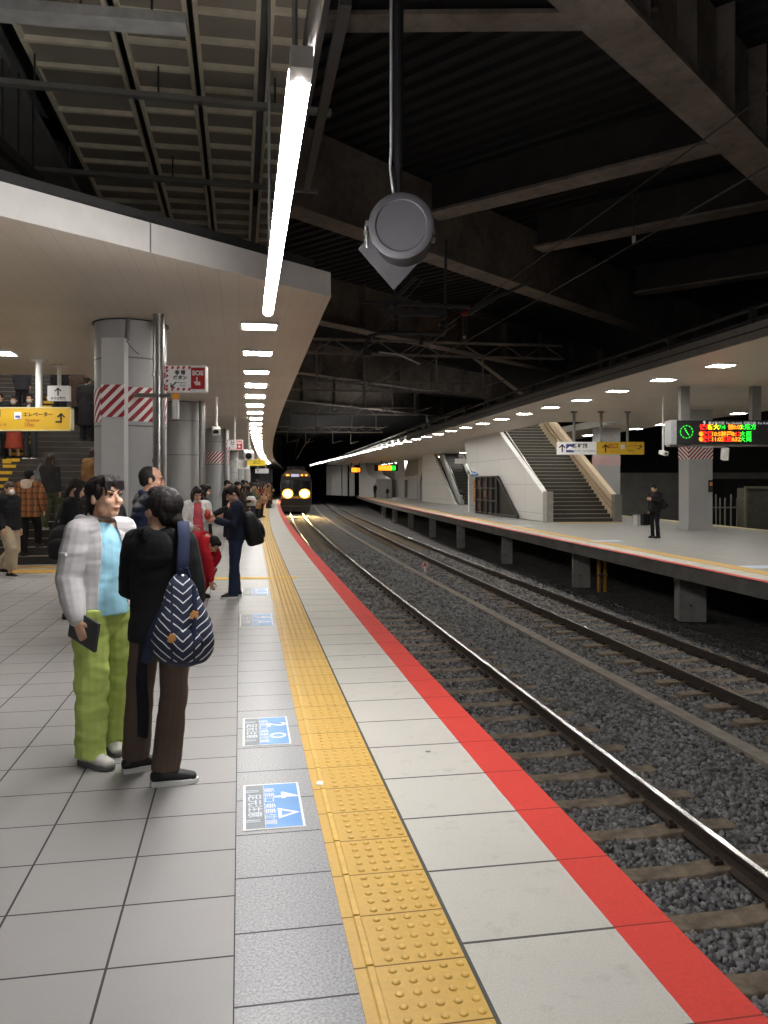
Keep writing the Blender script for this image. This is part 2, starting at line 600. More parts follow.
# loose crushed stone, nobody could count it
rng = np.random.default_rng(5)
def stones(s0, s1, dens, size, o0=0.05, o1=7.6):
    n = int((s1 - s0) * (o1 - o0) * dens)
    s = rng.uniform(s0, s1, n); o = rng.uniform(o0, o1, n)
    keep = np.abs(o - (3.885)) > 0.13
    q = s / 50
    t2 = 5.14 + .75 * q - .16 * q * q
    for off, c in ((TRACK_ONE, None), (None, t2)):
        cc = off if off is not None else c
        for g in (-0.555, 0.555):
            keep &= np.abs(o - cc - g) > 0.08
        # leave the middle of the sleeper tops bare
        ph = np.mod(s - 0.2, 0.655)
        on = (np.abs(ph - 0.3275) < 0.10) & (np.abs(o - cc) < 1.02)
        keep &= ~on
    s, o = s[keep], o[keep]
    h = np.interp(s, _S, _th); x = np.interp(s, _S, _x) + o * np.cos(h); y = np.interp(s, _S, _y) - o * np.sin(h)
    z = np.array([bed_z(v) for v in o]) + rng.uniform(-0.008, 0.016, len(s))
    n = len(s)
    cube = np.array([(a, b, c) for c in (-1, 1) for b in (-1, 1) for a in (-1, 1)], float) * 0.5
    r = rng.uniform(0.65, 1.25, (n, 1, 3)) * size * rng.uniform(0.7, 1.2, (n, 1, 1))
    v = (cube[None] + rng.uniform(-0.28, 0.28, (n, 8, 3))) * r
    # random rotation
    qa = rng.normal(size=(n, 4)); qa /= np.linalg.norm(qa, axis=1, keepdims=True)
    w, a, b, c = qa.T
    Rm = np.stack([1 - 2 * (b * b + c * c), 2 * (a * b - c * w), 2 * (a * c + b * w), 2 * (a * b + c * w), 1 - 2 * (a * a + c * c), 2 * (b * c - a * w), 2 * (a * c - b * w), 2 * (b * c + a * w), 1 - 2 * (a * a + b * b)], 1).reshape(n, 3, 3)
    v = np.einsum('nij,nkj->nki', Rm, v) + np.stack([x, y, z], 1)[:, None, :]
    return v.reshape(-1, 3)
vv = np.concatenate([stones(2.0, 9.0, 950, 0.036), stones(9.0, 18.0, 620, 0.045), stones(18.0, 34.0, 230, 0.07)])
nst = len(vv) // 8
fq = np.array([(0, 2, 3, 1), (4, 5, 7, 6), (0, 1, 5, 4), (2, 6, 7, 3), (0, 4, 6, 2), (1, 3, 7, 5)])
faces = (fq[None] + (np.arange(nst) * 8)[:, None, None]).reshape(-1)
me = bpy.data.meshes.new('gravel')
me.vertices.add(len(vv)); me.vertices.foreach_set('co', vv.reshape(-1))
me.loops.add(len(faces)); me.loops.foreach_set('vertex_index', faces.astype(np.int32))
npoly = len(faces) // 4
me.polygons.add(npoly); me.polygons.foreach_set('loop_start', np.arange(0, npoly * 4, 4, dtype=np.int32)); me.polygons.foreach_set('loop_total', np.full(npoly, 4, np.int32))
me.update(); me.validate()
tag(mesh_obj('gravel', me, M_STONE), 'loose grey crushed stone between and beside the rails', 'ballast', kind='stuff')

# concrete strip between the tracks
mb = MB(); sweep(mb, [(-0.10, -0.06), (0.10, -0.06), (0.10, 0.02), (-0.10, 0.02)], -4, 120, 0.5, 3.885, -1.30)
tag(mb.build('cable_trough', pm('trough_concrete', (128, 120, 110), 0.9, var=0.2, scale=5, bump=0.3), base=None), 'long narrow concrete cable trough lying between the two tracks', 'cable trough')
mb = MB(); sweep(mb, [(-0.05, -0.1), (0.05, -0.1), (0.05, 0.04), (-0.05, 0.04)], 4, 90, 0.5, 6.75, -1.34)
tag(mb.build('cable_pipe', pm('dusty_pipe', (70, 66, 62), 0.8), base=None), 'thin dusty pipe lying along the ballast under the opposite platform', 'pipe')

# sleepers: every one a thing
def sleeper(name, label, group, off, s_list):
    L, wb, wt = 2.05, 0.25, 0.19
    mb = MB()
    prof = [(-1.02, .055), (-.75, .06), (-.45, .055), (-.2, .03), (.2, .03), (.45, .055), (.75, .06), (1.02, .055)]
    mb.grid([[V((x, -wb / 2, -.14)), V((x, wb / 2, -.14)), V((x, wt / 2, z)), V((x, -wt / 2, z))] for x, z in prof])
    o = mb.build(name, M_BROWN, bevel=0.012)
    tag(o, label, 'sleeper', group)
    clips = MB()
    for g in (-.555, .555):
        for e in (-1, 1):
            clips.box((g + e * .095, 0, .07), (.07, .07, .035))
            clips.cyl((g + e * .1, 0, .06), (g + e * .1, 0, .115), .016, 8)
    chs = split_loose(clips.build('rail_clip', M_RAIL, o))
    for i, s in enumerate(s_list):
        c = off(s) if callable(off) else off
        p = T(s, c, -1.285)
        if i == 0:
            o.location = p; o.rotation_euler = (0, 0, -heading(s)); continue
        r = o.copy(); COL.objects.link(r); r.location = p; r.rotation_euler = (0, 0, -heading(s))
        if s < 26:
            for ch in chs:
                k = ch.copy(); COL.objects.link(k); k.parent = r
sl = [0.2 + 0.3275 + 0.655 * i for i in range(-2, 112)]
sleeper('sleeper', 'brown dusty concrete sleeper under the track beside the red platform edge', 'sleepers of the track beside the red edge', TRACK_ONE, [s for s in sl if 2.0 < s < 71])
sleeper('sleeper', 'brown dusty concrete sleeper under the track along the opposite platform', 'sleepers of the track along the opposite platform', track_two, [s for s in sl if 5.0 < s < 71])

# rails
RP = [(-.062, 0), (.062, 0), (.062, .012), (.012, .03), (.010, .105), (.033, .118), (.033, .149), (-.033, .149), (-.033, .118), (-.010, .105), (-.012, .03), (-.062, .012)]
def rail(off, label):
    mb = MB(); sweep(mb, RP, -4, 140, 0.5, off, -1.253)
    o = mb.build('rail', M_RAIL); tag(o, label, 'rail')
    mb = MB(); sweep(mb, [(-.031, 0), (.031, 0), (.024, .004), (-.024, .004)], -4, 140, 0.5, off, -1.253 + .149)
    mb.build('running_surface', M_RAILTOP, o)
rail(TRACK_ONE + .555, 'shiny rail of the track beside the red edge, farther from the edge')
rail(TRACK_ONE - .555, 'rail tucked just below the red platform edge')
rail(lambda s: track_two(s) - .56, 'dark rail of the far track, on the trough side')
rail(lambda s: track_two(s) + .56, 'dark rail of the far track, closest to the opposite platform')

# track marker: a small red and white post
p = G(425, 573, -1.3)
t_ = thing('track_marker', 'small red and white marker post standing on the ballast beside the cable trough', 'marker', p)
mb = MB(); mb.cyl((0, 0, 0), (0, 0, .22), .018, 10); mb.build('post', pm('marker_white', (225, 220, 215), .6), t_)
mb = MB()
for e in (-1, 1): mb.tube([(e * .02, 0, .14), (e * .075, 0, .20), (e * .075, 0, .30), (e * .03, 0, .36)], .022, 8)
mb.build('marker_arm', pm('marker_pink', (226, 150, 150), .6), t_)

# ------------------------------------------------------------------ opposite platform
fe = far_edge
def far_band(name, a, b, mat, label, z=0.0, **kw):
    return tag(strip(name, 4, 112, 1.0, lambda s: fe(s) + a, lambda s: fe(s) + b, z, z, mat, **kw), label, 'floor')
far_band('trim_4', 0.0, 0.16, M_RED, 'thin red edge line of the opposite platform', .002)
far_band('floor_far_coping', 0.16, 0.62, M_COPING, 'pale coping of the opposite platform')
far_band('trim_5', 0.62, 1.0, M_YELLOW, 'yellow tactile strip of the opposite platform', .004)
BX0, BY0, BSL = 12.5, 39.8, -0.0862           # line of the back edge
def back_off(s):
    P = T(s, 0); h = heading(s)
    # solve P.x + o cos h = BX0 + BSL*(Y-BY0), Y = P.y - o sin h
    return (BX0 + BSL * (P.y - BY0) - P.x) / (math.cos(h) + BSL * -math.sin(h) * -1)
tag(strip('floor_far_platform', 4, 112, 1.0, lambda s: fe(s) + 1.0, lambda s: back_off(s) - .5, 0, 0, M_FAR_TILE), 'grey tiled floor of the opposite platform', 'floor')
tag(strip('trim_6', 4, 112, 1.0, lambda s: back_off(s) - .5, back_off, 0.003, 0.003, pm('pale_yellow_edge', (205, 190, 140), .6)), 'pale yellow back edge of the opposite platform', 'platform edge')
tag(strip('trim_7', 4, 112, 1.0, lambda s: fe(s) + .02, lambda s: fe(s) + .28, -.02, -.02, M_EDGE_STEEL, thick=.27), 'grey edge beam under the opposite platform', 'edge beam')
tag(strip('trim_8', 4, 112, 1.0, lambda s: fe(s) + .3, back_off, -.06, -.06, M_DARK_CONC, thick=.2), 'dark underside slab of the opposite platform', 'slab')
# posts under the slab
def post(px, py, label, w=.52):
    p = G(px, py, -1.45)
    mb = MB(); mb.box((0, 0, .6), (w, w, 1.24), rz=R(-9))
    t = thing('support_post', label, 'support post', p, 0, 'concrete posts under the opposite platform')
    mb.build('block', M_CONCRETE_PALE, t, bevel=.01)
    mb = MB()
    for z in (.35, .75): mb.cyl((-.1, -w / 2 - .05, z), (-.1, -w / 2 - .01, z), .02, 8)
    mb.build('anchor_bolt', M_DARK_CONC, t)
for i, (px, py, w, lab) in enumerate([(690, 619, .58, 'first pale concrete post under the opposite platform, by itself at the open end'), (581, 586, .5, 'pale concrete post under the opposite platform beside the yellow pipes'),
        (507, 563, .42, 'third pale concrete post under the opposite platform counted from the open end'), (461, 547.5, .4, 'fourth pale concrete post under the opposite platform counted from the open end'), (433, 537, .4, 'fifth concrete post under the opposite platform, below the dark glass case'), (411, 528, .4, 'sixth concrete post under the opposite platform, below the escalator'), (395, 522, .4, 'seventh concrete post under the opposite platform, small and dim'), (384, 517, .4, 'last concrete post under the opposite platform that can be made out')]):
    post(px, py, lab, w)
p = G(602, 592, -1.45)
t_ = thing('yellow_pipe', 'yellow painted double pipe standing under the opposite platform edge', 'pipe', p)
mb = MB()
for e in (-.09, .09): mb.cyl((e, 0, 0), (e, 0, 1.3), .05, 12)
mb.build('riser', pm('yellow_paint', (190, 140, 40), .5), t_)
mb = MB(); mb.box((0, 0, .5), (.3, .12, .04)); mb.box((0, 0, 1.0), (.3, .12, .04)); mb.build('bracket', M_EDGE_STEEL, t_)
# dark rear wall and ground level beyond the opposite platform
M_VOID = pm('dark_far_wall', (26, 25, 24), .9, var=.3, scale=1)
mb = MB()
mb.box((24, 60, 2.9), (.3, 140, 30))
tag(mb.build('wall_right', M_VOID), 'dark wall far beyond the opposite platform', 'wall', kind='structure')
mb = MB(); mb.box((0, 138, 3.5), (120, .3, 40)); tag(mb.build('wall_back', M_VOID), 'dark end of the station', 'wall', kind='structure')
mb = MB(); mb.box((-17.5, 60, 3), (.3, 150, 30)); tag(mb.build('wall_left', pm('dim_left_wall', (110, 105, 98), .8)), 'dim wall beyond the stairs', 'wall', kind='structure')
# low grey partition behind the man in black, across the rear track
p0, p1 = W(618, 477, 47), W(690, 477, 46)
mb = MB(); mb.bar((p0.x, p0.y, .3), (p1.x + .4, p1.y, .3), .12, 3.4); mb.bar((p0.x - 2, p0.y, 2.1), (p1.x + 5.5, p1.y, 2.1), .3, .35)
tag(mb.build('wall_partition', pm('dim_grey_panel', (120, 118, 112), .8, var=.15, scale=2)), 'low grey partition behind the rear track of the opposite platform', 'wall', kind='structure')

# ------------------------------------------------------------------ near canopy
M_SOFFIT = newmat('beige_soffit_panel', (196, 185, 172), 0.42)
t = NT(M_SOFFIT)
uv, u, v = t.uv()
j = t.joint(v, 0.20, 0.0, 0.006); j2 = t.joint(u, 3.6, 0.4, 0.01)
f = t.ramp(t.noise(0.7, t.obj(), 4), .3, .7)
c = t.mix(f, lin((188, 177, 163)), lin((200, 189, 176)))
t.l(t.mix(t.m('MULTIPLY', t.m('MAXIMUM', j, j2), .35), c, lin((90, 84, 76))), t.b.inputs['Base Color'])
t.bump(t.m('SUBTRACT', 1.0, j), .15, .004)
M_FASCIA = pm('white_fascia', (198, 194, 190), 0.5, var=.04)
M_LAMPTRIM = pm('lamp_trim_white', (225, 224, 220), .5)
M_PANEL = glow('lamp_panel_lit', (255, 252, 246), LAMP_PANEL)
M_PANEL_FAR = glow('far_lamp_panel_lit', (255, 251, 244), LAMP_PANEL_FAR)
M_TUBE = glow('linear_tube_lit', (255, 253, 252), LAMP_TUBE)
M_STEEL = pm('brushed_steel', (176, 174, 170), .3, metal=.9, var=.08, scale=20)
M_GREYMETAL = pm('grey_painted_metal', (118, 116, 112), .5, metal=.2, var=.1)
M_DARKMETAL = pm('dark_painted_metal', (50, 49, 49), .55, metal=.2, var=.2)
M_BLACK = pm('black_plastic', (18, 18, 20), .4, var=.2)

HC = 3.80
CE = -0.58
TIP = T(9.55, CE, HC)
# plan outline of the ceiling slab, split where the stairs pass
def slab(name, rings_uv, z, h, mats, label):
    """rows of (left, right) plan points -> closed slab; underside gets UV (along, across)"""
    bm = bmesh.new(); uvl = bm.loops.layers.uv.new('UVMap')
    rows = []
    for l, r in rings_uv:
        rows.append([bm.verts.new((l.x, l.y, z)), bm.verts.new((r.x, r.y, z)), bm.verts.new((r.x, r.y, z + h)), bm.verts.new((l.x, l.y, z + h))])
    def uvset(f):
        for lp in f.loops:
            d = lp.vert.co - FP
            lp[uvl].uv = (d.dot(FD), d.dot(FR))
    for a, b in zip(rows[:-1], rows[1:]):
        f = bm.faces.new((a[0], a[1], b[1], b[0])); f.material_index = 0; uvset(f)
        for i, k in ((1, 2), (2, 3), (3, 0)):
            f = bm.faces.new((a[i], a[k], b[k], b[i])); f.material_index = 1
    for r in (rows[0], rows[-1]):
        f = bm.faces.new(r); f.material_index = 1
    bmesh.ops.recalc_face_normals(bm, faces=bm.faces)
    me = bpy.data.meshes.new(name); bm.to_mesh(me); bm.free()
    return tag(mesh_obj(name, me, mats), label, 'ceiling', kind='structure')
STX, STY = -5.75, 16.3            # right front corner of the near stairs
def front_y(x): return TIP.y + (x - TIP.x) * 1.126
# front part: columns in x from the tip to the far left, each reaching back to y = 15.95
YB = 15.95
pts_edge = [T(s, CE) for s in np.arange(9.55, 16.4, 0.8)]
# rows run from the tip leftwards: left point on the slanted front, right point at the back
xr = T(S_of_Y(YB), CE)
outline = [(V((TIP.x, TIP.y, 0)), V((TIP.x + .001, TIP.y + .02, 0)))]
for p in pts_edge[1:]:
    if p.y < YB: outline.append((V((p.x, front_y(p.x), 0)), p))
outline.append((V((xr.x, front_y(xr.x), 0)), V((xr.x, YB, 0))))
for x in np.arange(xr.x - .6, -13.9, -.8):
    outline.append((V((x, front_y(x), 0)), V((x, YB, 0))))
slab('ceiling', outline, HC, .28, [M_SOFFIT, M_FASCIA], 'beige panelled ceiling of the near canopy with white edge')
back = [(T(s, granite_left(s) - 3.1 if s > 25 else -4.78), T(s, CE)) for s in np.arange(S_of_Y(YB), 125, 1.5)]
slab('ceiling_rear', back, HC + .008, .27, [M_SOFFIT, M_FASCIA], 'beige panelled ceiling running on above the queue')
# dark gutter on top of the slanted front edge
mb = MB()
q0 = V((TIP.x - .15, front_y(TIP.x - .15), HC + .34)); q1 = V((-9, front_y(-9), HC + .34))
mb.bar(q0 + V((-.1, .12, 0)), q1 + V((-.1, .12, 0)), .16, .13)
tag(mb.build('trim_9', M_DARKMETAL), 'dark gutter on top of the white canopy edge', 'gutter', kind='structure')
mb = MB()
a = V((-2.2, front_y(-2.2), HC + .14)); n = V((.748, -.664, 0))
mb.bar(a + n * .004 + V((0, 0, -.14)), a + n * .004 + V((0, 0, .14)), .012, .006, up=(.748, -.664, 0))
tag(mb.build('trim_10', M_GREYMETAL), 'joint in the white canopy edge', 'joint', kind='structure')

# recessed ceiling lamps
def lamp_proto(name, label, group, mat, size, n_lens=2):
    t = thing(name, label, 'ceiling lamp', (0, 0, 0), 0, group)
    mb = MB(); w, d = size
    for sx, sy, cx, cy in ((w + .06, .03, 0, -d / 2 - .015), (w + .06, .03, 0, d / 2 + .015), (.03, d, -w / 2 - .015, 0), (.03, d, w / 2 + .015, 0)):
        mb.box((cx, cy, -.015), (sx, sy, .03))
    mb.build('frame', M_LAMPTRIM, t)
    mb = MB()
    for k in range(n_lens):
        x = (k - (n_lens - 1) / 2) * w / n_lens
        mb.tube([(x - w / n_lens * .46, 0, -.012), (x + w / n_lens * .46, 0, -.012)], [(d * .48, .02), (d * .48, .02)], 12, ref=(0, 1, 0))
    mb.build('diffuser', mat, t)
    return t
LP = lamp_proto('ceiling_lamp', 'lit white rectangular lamp set in the ceiling over the queue', 'ceiling lamps over the near platform', M_PANEL, (.46, .42))
first = True
for i in range(34):
    Y = 11.2 + 2.235 * i
    s = S_of_Y(Y)
    p = T(s, -1.38 if i < 8 else -1.38, HC)
    if i == 0: LP.location = p; LP.rotation_euler = (0, 0, -heading(s)); ROOT[LP.name] = Matrix.Translation(p)
    else: dup(LP, p, -heading(s))
q = W(-1, 352, 13.2)
dup(LP, V((q.x, 13.2, HC)), R(10), 'lit ceiling lamp over the yellow elevator sign, apart from the long row', 'lamps over the stairs')
dup(LP, V((q.x - 2.6, 13.6, HC)), R(10), 'lit ceiling lamp over the foot of the stairs', 'lamps over the stairs')
dup(LP, V((q.x + .4, 9.0, HC)), R(10), 'lit ceiling lamp over the foot of the stairs', 'lamps over the stairs')

# hanging line of linear lamps
LZ = 3.10
la, lb = W(300, 74, FPX * (LZ - CAM_H) / (484 - 74)), W(268, 312, FPX * (LZ - CAM_H) / (484 - 312))
LDIR = (lb - la).normalized()
LRZ = math.atan2(-LDIR.x, LDIR.y)
def tube_lamp(y0, length, label, group=None):
    base = la + LDIR * y0
    t = thing('linear_lamp', label, 'linear lamp', base, LRZ, group)
    mb = MB(); mb.box((0, length / 2, .07), (.055, length, .06)); mb.box((0, -.05, .008), (.078, .11, .075)); mb.build('housing', M_LAMPTRIM, t)
    mb = MB(); mb.tube([(0, 0, .0), (0, length, .0)], [(.043, .036), (.043, .036)], 14); mb.build('tube', M_TUBE, t, smooth='auto')
    mb = MB()
    for y in (.3, length - .3):
        mb.cyl((0, y, .1), (0, y, 2.6), .012, 8)
    mb.build('hanger_rod', M_GREYMETAL, t)
    return t
LEN = (lb - la).length
tube_lamp(0, LEN, 'long glowing white linear lamp hanging beside the canopy edge')
for k, y0 in enumerate((-8.2, -14.2)):
    tube_lamp(y0, LEN, 'glowing linear lamp of the same line, hanging over the open platform', 'linear lamps over the open platform')
# unlit channel that continues the line towards the viewer
t_ = thing('lamp_channel', 'grey unlit channel continuing the line of the long linear lamp', 'channel', la + LDIR * -3.0, LRZ)
mb = MB(); mb.box((.030, 1.62, .1), (.038, 3.2, .05)); mb.build('channel', M_GREYMETAL, t_)
mb = MB(); mb.cyl((-.05, 2.4, .1), (-.09, 2.55, 2.7), .008, 8); mb.build('hanger_rod', M_DARKMETAL, t_)

# ------------------------------------------------------------------ lattice of overhead panels
PZ = 6.5
M_PANELGREY = pm('grey_sheet', (140, 133, 122), .8, var=.12, scale=1.5)
M_RIB = pm('beige_rib', (208, 200, 178), .6, var=.1)
M_LATDARK = pm('dark_overhead', (112, 112, 112), .8, var=.3, scale=1)
def lattice(px0, px1, py, label):
    Y = FPX * (PZ - CAM_H) / (484 - py)
    x0, x1 = (px0 - 384) / FPX * Y, (px1 - 384) / FPX * Y
    w = x1 - x0
    c = V(((x0 + x1) / 2, Y, PZ))
    t = thing('overhead_grille', label, 'overhead grille', c, R(10.2))
    L0, L1 = -4.2, 11.0
    mb = MB(); mb.box((0, (L0 + L1) / 2, .05), (w - .12, L1 - L0, .03)); mb.build('sheet', M_PANELGREY, t)
    mb = MB()
    for e in (-1, 1): mb.box((e * (w / 2 - .06), (L0 + L1) / 2, .0), (.045, L1 - L0, .07))
    y = L0
    while y < L1:
        mb.box((0, y, 0), (w - .12, .055, .06)); y += .56
    mb.build('rib_frame', M_RIB, t)
    return t
for a, b, lab in ((13, 116, 'first grey ribbed panel overhead, farthest from the long lamp'), (118, 192, 'second grey ribbed panel overhead counted towards the long lamp'),
                  (192, 263, 'third grey ribbed panel overhead counted towards the long lamp'), (266, 322, 'narrow grey ribbed panel directly above the long linear lamp')):
    lattice(a, b, 28, lab)
mb = MB()
mb.box((-3.75, 9.5, PZ + .55), (6.0, 26, .1), rz=R(10.2))
mb.box((-8.7, 8.2, PZ - .05), (9.0, 26, .1), rz=R(10.2))
tag(mb.build('ceiling_upper', M_LATDARK), 'dark deck above the ribbed panels', 'ceiling', kind='structure')
# cross channels under the panels
def cross(p0, p1, z, w, h, label, mat=M_GREYMETAL):
    Y0 = FPX * (z - CAM_H) / (484 - p0[1]); Y1 = FPX * (z - CAM_H) / (484 - p1[1])
    a, b = W(*p0, Y0), W(*p1, Y1)
    t = thing('cross_channel', label, 'channel', (a + b) / 2)
    mb = MB(); mb.bar(a, b, w, h); mb.build('channel', mat, t, world=True)
    mb = MB()
    n = 3
    for k in range(n):
        q = a.lerp(b, (k + .5) / n); mb.cyl(q, q + V((0, 0, PZ - z - .05)), .012, 8)
    mb.build('hanger_rod', M_DARKMETAL, t, world=True)
cross((-30, 79), (331, 113), 6.1, .10, .06, 'thin grey cross channel under the ribbed panels, nearer of the two')
cross((16, 168), (318, 191), 6.1, .10, .06, 'thin grey cross channel under the ribbed panels, just above the canopy edge')
cross((-30, 8), (187, 25), 5.6, .22, .09, 'broad pale cross channel in the top corner under the ribbed panels', pm('pale_galvanised', (150, 150, 148), .5, metal=.3, var=.2))
cross((-6, 140), (40, 182), 5.4, .10, .12, 'short dark bracket above the end of the white canopy edge', M_DARKMETAL)
# long grey rail beside the lamp
a, b = W(346, 0, 6.6), W(306, 190, 12.2)
mb = MB(); mb.bar(a, b, .1, .08)
tag(mb.build('ceiling_rail', M_DARKMETAL, base=None), 'dark grey rail overhead beside the long linear lamp', 'rail')

# ------------------------------------------------------------------ girders and deck over the tracks
M_GIRDER = newmat('sooty_girder_paint', (140, 128, 119), .75)
t = NT(M_GIRDER)
f = t.ramp(t.noise(.9, t.obj(), 6, .65), .32, .68)
g = t.ramp(t.noise(5, t.obj(), 4, .6), .5, .8)
c = t.mix(f, lin((92, 84, 78)), lin((136, 127, 118)))
t.l(t.mix(t.m('MULTIPLY', g, .6), c, lin((58, 52, 48))), t.b.inputs['Base Color'])
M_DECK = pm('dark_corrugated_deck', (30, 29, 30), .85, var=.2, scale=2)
GA = R(41.5)
GD = V((math.sin(GA), math.cos(GA), 0)); GN = V((math.cos(GA), -math.sin(GA), 0))
def girder(p, s0, s1, bottom, height, flange, label, stiff=1.5, wt=.05, d=GD, n=GN):
    t = thing('girder', label, 'girder', (p.x, p.y, bottom), 0, kind='structure')
    a, b = p + d * s0, p + d * s1
    mb = MB()
    mb.bar(V((a.x, a.y, bottom + .03)), V((b.x, b.y, bottom + .03)), flange, .06)
    mb.build('bottom_flange', M_GIRDER, t, world=True)
    mb = MB(); mb.bar(V((a.x, a.y, bottom + height / 2 + .03)), V((b.x, b.y, bottom + height / 2 + .03)), wt, height - .06)
    mb.build('web', M_GIRDER, t, world=True)
    mb = MB()
    k = s0 + .4
    while k < s1:
        for e in (-1, 1):
            c = p + d * k + n * (e * (wt / 2 + flange * .22))
            mb.bar(V((c.x, c.y, bottom + .06)), V((c.x, c.y, bottom + height)), flange * .42, .03, up=d)
        k += stiff
    mb.build('stiffener_rib', M_GIRDER, t, world=True)
    return t
# first girder: upper right; flange centre line from the two measured edges
p1 = V((2.67, 9.38, 0)) + GN * .0
girder(p1, -9, 26, 7.0, 1.7, .64, 'sooty steel girder with ribs crossing high above the far track, closest one')
p2 = V((.99, 19.4, 0)) + GN * .3
girder(p2, -10, 22, 7.0, 1.65, .6, 'dark steel girder with broad smooth web, second one over the tracks', stiff=40, wt=.5)
girder(p2 + GN * -7.5, -16, 30, 7.0, 1.6, .6, 'dim steel girder deeper in the station, third one over the tracks', stiff=3)
girder(p2 + GN * -17, -30, 40, 7.0, 1.6, .6, 'dim steel girder deeper in the station, fourth one over the tracks', stiff=3)
girder(p2 + GN * -27, -40, 50, 7.0, 1.6, .6, 'dim steel girder deeper in the station, fifth one over the tracks', stiff=3)
M_WEB_SHADE = pm('shaded_web_steel', (52, 48, 46), .85, var=.3, scale=2)  # darker than the flanges: shade on the unlit webs put into the colour
def crossbeam(pa, pb, z, w, h, label):
    Ya = FPX * (z - CAM_H) / (484 - pa[1]); Yb = FPX * (z - CAM_H) / (484 - pb[1])
    a, b = W(*pa, Ya), W(*pb, Yb)
    d = (b - a).normalized(); a -= d * .6; b += d * .8
    mb = MB(); mb.bar(a + V((0, 0, .03)), b + V((0, 0, .03)), w, .06)
    t = thing('crossbeam', label, 'beam', (a.x, a.y, z), kind='structure')
    mb.build('flange', M_GIRDER, t, world=True)
    mb = MB(); mb.bar(a + V((0, 0, h / 2 + .03)), b + V((0, 0, h / 2 + .03)), .04, h - .06); mb.build('web', M_WEB_SHADE, t, world=True)
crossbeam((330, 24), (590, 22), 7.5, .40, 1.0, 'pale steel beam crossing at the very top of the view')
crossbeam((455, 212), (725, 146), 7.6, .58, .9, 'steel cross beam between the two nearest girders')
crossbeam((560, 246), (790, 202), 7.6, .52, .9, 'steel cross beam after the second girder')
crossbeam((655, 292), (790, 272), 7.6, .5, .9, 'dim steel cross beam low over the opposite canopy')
# corrugated deck
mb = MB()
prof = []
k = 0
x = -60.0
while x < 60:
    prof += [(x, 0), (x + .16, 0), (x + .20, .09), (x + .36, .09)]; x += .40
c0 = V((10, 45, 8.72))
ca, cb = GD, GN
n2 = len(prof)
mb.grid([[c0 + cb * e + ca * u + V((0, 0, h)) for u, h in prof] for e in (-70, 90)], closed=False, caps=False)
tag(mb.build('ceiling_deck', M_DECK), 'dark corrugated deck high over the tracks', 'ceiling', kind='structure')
# splice plate with bolts on the second girder
t_ = thing('splice_plate', 'bolted splice plate on the broad web of the second girder', 'plate', W(480, 240, 20.3))
mb = MB(); c = W(480, 240, 20.3); mb.bar(c - V((0, 0, .62)), c + V((0, 0, .62)), .42, .03, up=GN); mb.build('plate', M_DARKMETAL, t_, world=True)
mb = MB()
for i in range(8):
    for e in (-.12, .0, .12):
        q = c + V((0, 0, -.55 + .157 * i)) + GD * e
        mb.cyl(q - GN * .01, q - GN * .05, .03, 8)
mb.build('bolt_pattern', M_GIRDER, t_, world=True)

# ------------------------------------------------------------------ columns of the near platform
M_COL = pm('column_grey', (168, 168, 168), .42, var=.05, scale=1.2)
def stripes(name, scale=.145, ang=1.0):
    m = newmat(name, (230, 226, 222), .5)
    t = NT(m)
    s = t.n('SeparateXYZ'); t.l(t.obj(), s.inputs[0])
    # diagonal bands around the object: angle * radius + height
    at = t.m('ARCTAN2', s.outputs[1], s.outputs[0])
    d = t.m('ADD', t.m('MULTIPLY', at, .5 * ang), t.m('MULTIPLY', s.outputs[2], -1.0))
    f = t.m('LESS_THAN', t.m('MODULO', t.m('ADD', d, 100.0), scale), scale * .52)
    t.l(t.mix(f, lin((232, 228, 226)), lin((150, 34, 46))), t.b.inputs['Base Color'])
    return m
def flat_stripes(name, scale=.145):
    m = newmat(name, (230, 226, 222), .5)
    t = NT(m)
    s = t.n('SeparateXYZ'); t.l(t.obj(), s.inputs[0])
    d = t.m('SUBTRACT', t.m('ADD', s.outputs[0], t.m('MULTIPLY', s.outputs[1], .6)), s.outputs[2])
    f = t.m('LESS_THAN', t.m('MODULO', t.m('ADD', d, 100.0), scale), scale * .52)
    t.l(t.mix(f, lin((232, 228, 226)), lin((150, 34, 46))), t.b.inputs['Base Color'])
    return m
M_ZEBRA = stripes('red_white_stripes'); M_ZEBRA_FLAT = flat_stripes('red_white_stripes_flat')
